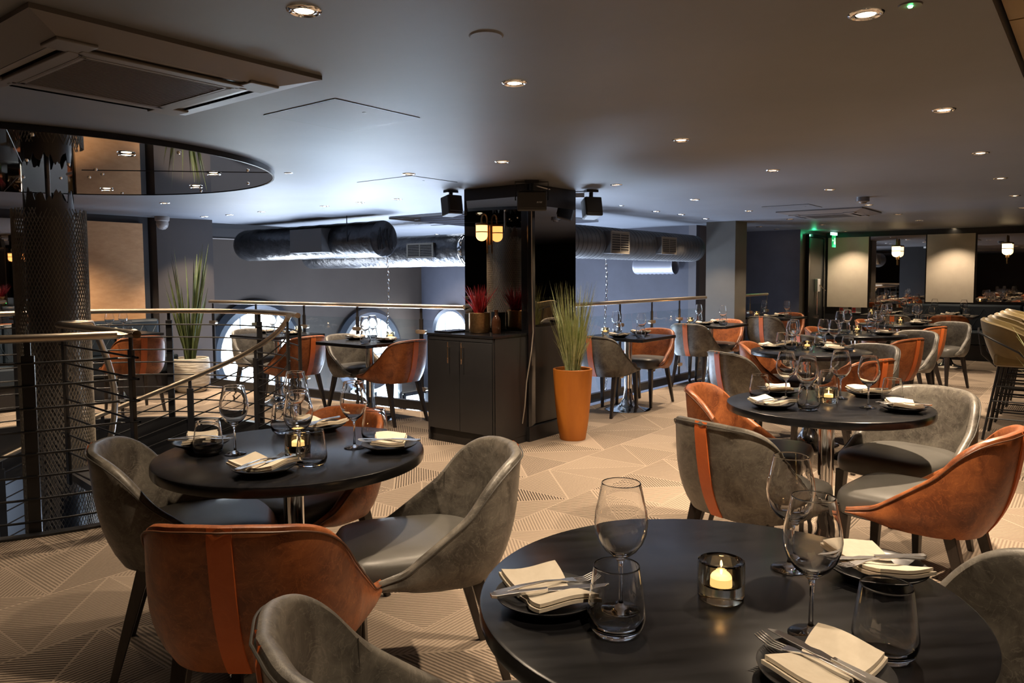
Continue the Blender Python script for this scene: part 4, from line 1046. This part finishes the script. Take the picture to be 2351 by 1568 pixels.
def lay(key, items):
    cx, cy = TT[key] if key in TT else TS[key]
    nm = TL.get(key, key)
    for it in items:
        k, u, v, where = it[:4]; p = T(u, v)
        d = Vector((p.x - cx, p.y - cy, 0))
        lim = .37 if k == 'P' else (.385)
        if d.length > lim: d *= lim / d.length
        x, y = cx + d.x, cy + d.y
        w_ = where
        if k == 'W': WG.place((x, y, TZ), 0, 'wine glass ' + w_, 'wine glass', 'wine glasses')
        if k == 'T': TU.place((x, y, TZ), 0, 'stemless tumbler ' + w_, 'tumbler', 'tumblers')
        if k == 'C': CD.place((x, y, TZ), 0, 'smoked glass tealight holder ' + w_, 'candle holder', 'tealight holders'); flamelight(x, y)
        if k == 'P': setting(x, y, R(it[4]), w_)
lay('N', [('W', 1425, 1405, 'behind the left tumbler, nearest table'), ('T', 1415, 1453, 'at left of nearest table'), ('C', 1655, 1372, 'lit on the nearest table'),
          ('W', 1812, 1307, 'rear right on nearest table'), ('W', 1861, 1457, 'front right on nearest table'), ('T', 2031, 1508, 'at right of nearest table'),
          ('P', 1258, 1388, 'at left of nearest table', -72), ('P', 2010, 1322, 'at right rear of nearest table', 98), ('P', 1893, 1568, 'at front of nearest table', 35)])
lay('L', [('P', 463, 1027, 'at left of left round table', -80), ('T', 479, 1044, 'at left of left round table'), ('W', 540, 1042, 'left side of left round table'), ('W', 687, 1062, 'front centre on left round table'),
          ('T', 716, 1070, 'front centre on left round table'), ('C', 684, 1040, 'lit on the left round table'), ('T', 652, 994, 'rear centre on left round table'), ('W', 681, 990, 'rear centre on left round table'),
          ('W', 814, 1028, 'right side of left round table'), ('T', 861, 1012, 'right side of left round table'), ('P', 741, 983, 'at rear of left round table', 150), ('P', 894, 1032, 'at right of left round table', 88), ('P', 605, 1085, 'at front of left round table', -28)])
lay('M', [('T', 1744, 914, 'at left of middle right table'), ('W', 1804, 918, 'left on middle right table'), ('W', 1852, 936, 'front centre on middle right table'), ('T', 1856, 941, 'front centre on middle right table'),
          ('W', 1929, 915, 'rear centre on middle right table'), ('T', 1900, 903, 'behind candle, middle right table'), ('C', 1902, 925, 'lit on the middle right table'), ('W', 1993, 936, 'right on middle right table'), ('T', 2048, 926, 'at right of middle right table'),
          ('P', 1773, 936, 'at front left of middle right table', -60), ('P', 1790, 905, 'at rear left of middle right table', -110), ('P', 2003, 907, 'at rear right of middle right table', 100), ('P', 2075, 944, 'at front right of middle right table', 70)])
lay('T4', [('W', 1818, 805, 'left, second far table, front'), ('W', 1823, 799, 'left, second far table, rear'), ('T', 1788, 794, 'leftmost on second far table'), ('T', 1815, 804, 'left centre on second far table'), ('P', 1772, 800, 'at left of second far table', -60), ('P', 1789, 790, 'at rear left of second far table', -110),
           ('C', 1853, 803, 'lit on the second far table'), ('W', 1890, 798, 'centre on second far table'), ('W', 1915, 801, 'right centre on second far table'), ('T', 1888, 794, 'centre on second far table'), ('T', 1946, 806, 'right on second far table'), ('P', 1915, 806, 'at front right of second far table', 70), ('P', 1934, 794, 'at rear right of second far table', 100)])
lay('T5', [('W', 1928, 768, 'left on third far table'), ('T', 1941, 766, 'left on third far table'), ('P', 1905, 768, 'at left of third far table', -60), ('C', 1968, 763, 'lit on the third far table'), ('W', 2002, 770, 'centre on third far table'), ('W', 2015, 766, 'right centre on third far table'), ('T', 2000, 762, 'centre on third far table'), ('T', 2040, 766, 'right on third far table'), ('P', 2030, 769, 'at right of third far table', 70), ('W', 1945, 762, 'rear left on third far table')])
lay('T6', [('W', 2030, 742, 'left on fourth far table'), ('W', 2040, 740, 'left centre on fourth far table'), ('T', 2022, 742, 'left on fourth far table'), ('P', 2006, 742, 'at left of fourth far table', -60), ('C', 2067, 741, 'lit on the fourth far table'), ('W', 2102, 744, 'right front on fourth far table'), ('W', 2108, 741, 'right rear on fourth far table'), ('T', 2122, 744, 'right on fourth far table'), ('P', 2106, 746, 'at front right of fourth far table', 70), ('P', 2136, 741, 'at far right of fourth far table', 100)])
def lay_square(c, ang, nm, cd=True):
    def W(a, b_): p = Vector((c[0], c[1], 0)) + U * a + V * b_; return p.x, p.y
    for s, sn in ((-1, 'near end'), (1, 'far end')):
        x, y = W(s * .22, .02) if ang == 'u' else W(.02, s * .22)
        setting(x, y, (A52 if ang == 'v' else A52 + PI / 2), sn + ' of ' + nm)
        x, y = W(s * .10, -s * .2) if ang == 'u' else W(-s * .1 , s * .06); WG.place((x, y, TZ), 0, 'wine glass, ' + sn + ' of ' + nm, 'wine glass', 'wine glasses')
        x, y = W(s * .21, -s * .25) if ang == 'u' else W(-.22 * s, s * .2); TU.place((x, y, TZ), 0, 'stemless tumbler, ' + sn + ' of ' + nm, 'tumbler', 'tumblers')
    if cd:
        x, y = W(.0, -.27) if ang == 'u' else W(.27, 0); CD.place((x, y, TZ), 0, 'smoked glass tealight holder on ' + nm, 'candle holder', 'tealight holders'); flamelight(x, y)
lay_square(TS['S1'], 'v', 'table beside the cabinet'); lay_square(TS['S2'], 'v', 'far left balcony table')
lay_square(TS['R1'], 'u', 'table right of the grass'); lay_square(TS['R2'], 'u', 'table before the grey pillar'); lay_square(TS['R3'], 'u', 'table beyond the grey pillar')
lay_square((6.35, 10.95), 'u', 'right far bench table', False); lay_square((5.75, 11.45), 'u', 'left far bench table'); lay_square((lt.x, lt.y), 'v', 'left wall bench table', False)
# ================================================================ BENCHES
def bench(a, c, nrm, label, d_=.55, h=.86):
    r = empty('banquette', (a.x, a.y, 0)); L_ = (c - a).length; an = math.atan2((c - a).y, (c - a).x); r.rotation_euler = (0, 0, an)
    s = 1 if Vector((-math.sin(an), math.cos(an), 0)).dot(nrm) > 0 else -1
    tag(r, label, 'bench')
    MB().box((L_ / 2, s * d_ / 2, .12), (L_, d_ - .04, .24)).build('plinth', BLACKP, r)
    k = max(1, int(L_ / .75)); w_ = L_ / k
    for i in range(k):
        MB().box((w_ * (i + .5), s * (d_ / 2 + .03), .35), (w_ - .008, d_ - .02, .2)).build('seat_pad', NAVY, r, bevel=.025)
        MB().box((w_ * (i + .5), s * .07, .65), (w_ - .008, .12, .42)).build('back_pad', NAVY, r, bevel=.03)
    b = MB()
    for i in range(int(L_ / .16)):
        x = i * .16
        for sg in (-1, 1):
            p = (x + (.16 if sg < 0 else 0), s * .131, .50); q_ = (x + (0 if sg < 0 else .16), s * .131, .80)
            b.tube([p, q_], .0025, 4)
    b.build('quilting', mat('quilt', (.03, .045, .06), .4), r)
    return r
bench(LW - U * 4.2 + V * .045, LW + V * .045 + U * .0, V, 'dark blue quilted wall bench under the tan panel at left')
q = P3(onwall(2085, 700, Ew, V), 0); bench(q + NB * .045, Wend + NB * .045 - V * .3, NB, 'dark blue wall bench along the back mirrors')
# ================================================================ CABINET and what stands on it
ca = PC - U * .005 + V * .0
cabo = PC + U * .005 - V * .70                       # back left corner at the pillar
r = empty('cabinet', tuple(cabo - U * .47), A52 - PI / 2); tag(r, 'black two-door cabinet in front of the mirrored pillar', 'cabinet')
cw, cd_ = .70, .445
MB().box((cw / 2, cd_ / 2 + .012, .47), (cw, cd_ - .024, .83)).build('body', BLACKP, r, bevel=.002)
MB().box((cw / 2, cd_ / 2, .882), (cw + .01, cd_ + .01, .02)).build('top', BLACKG, r, bevel=.002)
MB().box((cw / 2, cd_ / 2 + .014, .055), (cw - .004, cd_ - .02, .11)).build('plinth', BLACKP, r)
b = MB(); b.box((.01, .006, .44), (.02, .012, .86)); b.box((cw - .003, .006, .44), (.006, .012, .86)); b.box((cw / 2, .006, .855), (cw, .012, .03)); b.build('face_frame', BLACKP, r)
for k in range(2):
    d_ = MB().box((.02 + (cw - .026) * (k + .5) / 2, .002, .475), ((cw - .026) / 2 - .004, .018, .72)).build('door', BLACKP, r, bevel=.001)
    hx = .02 + (cw - .026) / 2 + (-.10 if k == 0 else .045)
    h_ = MB().tube([(hx, -.035, .66), (hx, -.035, .83)], .0035, 8).build('handle', mat('handle_brass', (.35, .24, .13), .3, 1), d_)
    MB().tube([(hx, -.035, .66), (hx, -.035, .70)], .0048, 8).tube([(hx, -.035, .79), (hx, -.035, .83)], .0048, 8).tube([(hx, -.005, .70), (hx, -.035, .70)], .003, 8).tube([(hx, -.005, .79), (hx, -.035, .79)], .003, 8).build('handle_grip', mat('handle_grip', (.8, .6, .45), .25, 1), h_)
CT = .893
def cab(a, d_): return cabo - U * .47 + V * a + U * d_
# red plant
def blades(name, n, rbase, rtop, hmin, hmax, wid, m, parent, z0, droop=.0, up=.6, seed=1, seg=6, kink=False):
    rnd = random.Random(seed); b = MB()
    for i in range(n):
        a = rnd.uniform(0, 2 * PI); r0 = rbase * math.sqrt(rnd.random()); h = rnd.uniform(hmin, hmax); rt = rtop * rnd.uniform(.25, 1)
        a2 = a + rnd.uniform(-.4, .4); tw = rnd.uniform(0, PI)
        pts = []; ws = []
        for k in range(seg + 1):
            t = k / seg; rr_ = r0 + (rt - r0) * t ** (1 + up); z = z0 + h * (t - droop * t ** 3 * (rt / rtop))
            pts.append(Vector((rr_ * math.cos(a + (a2 - a) * t), rr_ * math.sin(a + (a2 - a) * t), z))); ws.append(wid * (1 - t ** 2.2) * (.6 + .8 * t * (1 - t) * 2) + wid * .06)
        side = Vector((math.cos(tw), math.sin(tw), 0)); vs = []; fs = []
        nr = Vector((-side.y, side.x, 0))
        for p, w_ in zip(pts, ws):
            vs += [tuple(p - side * w_ / 2), tuple(p + nr * w_ * .22), tuple(p + side * w_ / 2)]
        for k in range(seg):
            fs += [(3 * k, 3 * k + 1, 3 * k + 4, 3 * k + 3), (3 * k + 1, 3 * k + 2, 3 * k + 5, 3 * k + 4)]
        b.add(vs, fs)
    return b.build(name, m, parent)
p = cab(.37, .23); r = empty('potted_red_plant', (p.x, p.y, CT)); tag(r, 'spiky red plant in a bronze pot on the cabinet', 'potted plant')
MB().lathe([(0, 0), (.078, 0), (.084, .006), (.087, .03), (.087, .162), (.084, .165), (.080, .16), (.08, .14), (0, .14)], 40).build('pot', BRONZE, r, smooth=True)
MB().lathe([(0, .15), (.05, .152), (.079, .145)], 20).build('pebbles', SOIL, r)
blades('foliage', 150, .035, .17, .12, .26, .009, REDLEAF, r, .14, up=.5, seed=3)
p = cab(.555, .22); r = empty('bottle', (p.x, p.y, CT)); tag(r, 'small dark brown glass bottle on the cabinet', 'bottle')
MB().lathe([(0, 0), (.033, 0), (.036, .005), (.036, .10), (.032, .122), (.018, .143), (.0125, .152), (.0125, .175)], 28).build('body', BOTTLE, r, smooth=True); MB().lathe([(.0125, .175), (.016, .176), (.016, .19), (0, .191)], 20).build('neck_ring', BOTTLE, r, smooth=True)
p = cab(.23, .30); r = empty('card_reader', (p.x, p.y, CT), A52 - PI / 2); tag(r, 'small black box with green light on the cabinet', 'box'); MB().box((0, 0, .075), (.09, .09, .15)).build('case', BLACKP, r, bevel=.004); MB().box((.03, -.047, .06), (.005, .003, .005)).build('green_light', LED, r)
p = cab(.10, .2); tag(MB().box((p.x, p.y, CT + .006), (.16, .28, .012), A52 - PI / 2).build('menu_tray', BLACKG, bevel=.002), 'flat black tray at the left end of the cabinet top', 'tray')
# sconces
def sconce(base, nrm, sc, shade, label, zc=1.70):
    an = math.atan2(nrm.y, nrm.x) + PI / 2; r = empty('wall_sconce', (base.x, base.y, zc), an); tag(r, label, 'wall lamp')    # local -y points away from the wall
    r.scale = (sc, sc, sc)
    MB().box((0, -.008, 0), (.04, .016, .17)).build('backplate', BRONZE, r, bevel=.003)
    pts = [(0, -.03, -.155), (0, -.03, .12)] + [(0, -.03 - .035 + .035 * math.cos(R(k)), .12 + .05 * math.sin(R(k))) for k in range(15, 181, 15)] + [(0, -.10, .09)]
    MB().tube(pts, .007, 10).build('curved_pipe', BRONZE, r, smooth=True)
    MB().lathe([(0, .095), (.05, .093), (.052, .088), (.052, .075)], 28, Matrix.Translation((0, -.10, 0))).build('cap', BRONZE, r, smooth=True)
    MB().lathe([(.048, .08), (.048, -.01)] + [(.048 * math.cos(R(k)), -.01 - .045 * math.sin(R(k))) for k in range(10, 91, 10)], 28, Matrix.Translation((0, -.10, 0))).build('lamp_shade', shade, r, smooth=True)
    MB().lathe([(.049, .024), (.0515, .024), (.0515, .016), (.049, .016)], 28, Matrix.Translation((0, -.10, 0)), True).build('shade_band', BRONZE, r, smooth=True)
q = Lp(.42) - U * .013; sconce(q, -U, 1.0, SHADE, 'glowing amber dome sconce on the left mirror of the middle pillar')
q = onwall(2061, 590, Ew + NB * .032, V); sconce(P3(q, 0), NB, 1.35, SHADE2, 'glowing dome sconce on the mirror left of the wide beige panel', zc=1.72)
q = onwall(2313, 590, Ew + NB * .032, V); sconce(P3(q, 0), NB, 1.35, SHADE2, 'glowing dome sconce on the right end back mirror', zc=1.72)
# ================================================================ PLANTS
r = empty('potted_grass', (.50, 6.20, 0)); tag(r, 'tall green grass in a rust orange tapered pot beside the pillar', 'potted plant')
MB().lathe([(0, 0), (.103, 0), (.108, .01), (.13, .15), (.147, .32), (.158, .5), (.163, .585), (.158, .59), (.143, .585), (.138, .55), (0, .55)], 56).build('pot', CORTEN, r, smooth=True)
MB().lathe([(0, .565), (.14, .56)], 24).build('pebbles', SOIL, r)
blades('foliage', 380, .06, .215, .28, .76, .0068, GRASS, r, .56, up=.2, seed=5, seg=7)
r = empty('potted_leaf_plant', (-3.84, 8.95, 0)); tag(r, 'tall sword leaf plant in a ribbed cream pot at the far left', 'potted plant')
MB().lathe([(0, 0), (.15, 0), (.185, .03), (.215, .12), (.222, .22), (.216, .36), (.208, .40), (.195, .405), (.185, .39), (.185, .36), (0, .36)], 56).build('pot', WHITEPOT, r, smooth=True)
MB().lathe([(0, .37), (.185, .365)], 24).build('pebbles', SOIL, r)
blades('foliage', 40, .05, .30, .7, 1.42, .042, LEAF, r, .36, up=.15, seed=11, seg=9)
r = empty('potted_grass', (2.62, 3.42, 0)); tag(r, 'green grass blades reaching in at the right edge before the stools', 'potted plant')
MB().lathe([(0, 0), (.103, 0), (.13, .15), (.147, .32), (.163, .585), (.143, .585), (.138, .55), (0, .55)], 40).build('pot', CORTEN, r, smooth=True)
blades('foliage', 60, .05, .30, .35, .70, .006, GRASS, r, .56, up=.3, seed=9, seg=7)
# ================================================================ BAR STOOLS
def stool_proto():
    root = empty('bar_stool'); n = 40; vs = []; fs = []; K = 8
    for i in range(-n, n + 1):
        t = i / n; a = t * R(118); rx, ry = .25, .25
        pw = 3.0; c, s = math.cos(a), math.sin(a)
        d_ = (abs(s / rx) ** pw + abs(c / ry) ** pw) ** (-1 / pw)
        x, y = s * d_, -c * d_; nx, ny = s, -c
        zt = .99 - .17 * (abs(t) ** 2.2); zb = .60
        col = []
        for k in range(K + 1):
            q_ = k / K; z = zb + (zt - .01 - zb) * q_; o_ = -.10 * (1 - q_) ** 1.6 + .02 * q_; col.append((x + nx * o_, y + ny * o_, z))
        col += [(x + nx * .006, y + ny * .006, zt), (x - nx * .012, y - ny * .012, zt - .004)]
        for k in range(K + 1):
            q_ = 1 - k / K; z = zb + .04 + (zt - .014 - zb - .04) * q_; o_ = -.10 * (1 - q_) ** 1.6 + .02 * q_ - .035; col.append((x + nx * o_, y + ny * o_, z))
        vs += col; nc = len(col)
    for i in range(2 * n):
        for k in range(nc): fs.append((i * nc + k, i * nc + (k + 1) % nc, (i + 1) * nc + (k + 1) % nc, (i + 1) * nc + k))
    fs.append(tuple(range(nc))); fs.append(tuple(2 * n * nc + k for k in range(nc - 1, -1, -1)))
    MB().add(vs, fs).build('backrest', OLIVE, root, smooth=True)
    MB().box((0, .03, .66), (.38, .38, .11)).build('seat', OLIVE, root, bevel=.03)
    for sx in (-1, 1):
        MB().tube([(sx * .05, -.28, .90), (sx * .19, -.262, .875), (sx * .262, -.15, .82), (sx * .275, .02, .73), (sx * .22, .12, .62)], .008, 8).build('side_rod', BLACKM, root, smooth=True)
        MB().tube([(sx * .19, -.262, .875), (sx * .19, -.235, .7), (sx * .14, -.14, .60)], .008, 8).build('back_rod', BLACKM, root, smooth=True)
    for (sx, sy) in ((-1, -1), (1, -1), (1, 1), (-1, 1)):
        MB().tube([(sx * .12, sy * .12, .61), (sx * .21, sy * .21, 0)], .010, 8).build('leg', BLACKM, root, smooth=True)
    b = MB()
    for z in (.16, .30, .42):
        h = .12 + .09 * (1 - z / .61)
        for s in (-1, 1):
            if z != .16: b.tube([(-h, s * h, z), (h, s * h, z)], .006, 6)
            b.tube([(s * h, -h, z + .02), (s * h, h, z + .02)], .006, 6)
    b.build('footrest', BLACKM, root)
    return Proto(root)
SP = stool_proto(); s0 = Vector((4.13, 6.12, 0))
for k, w_ in enumerate(('nearest of the row', 'second of the row', 'third of the row', 'fourth of the row', 'farthest of the row')):
    q = s0 + U * .50 * k; SP.place((q.x, q.y, 0), A52 - PI, 'olive velvet bar stool on thin black legs, ' + w_, 'bar stool', 'bar stools in a row')
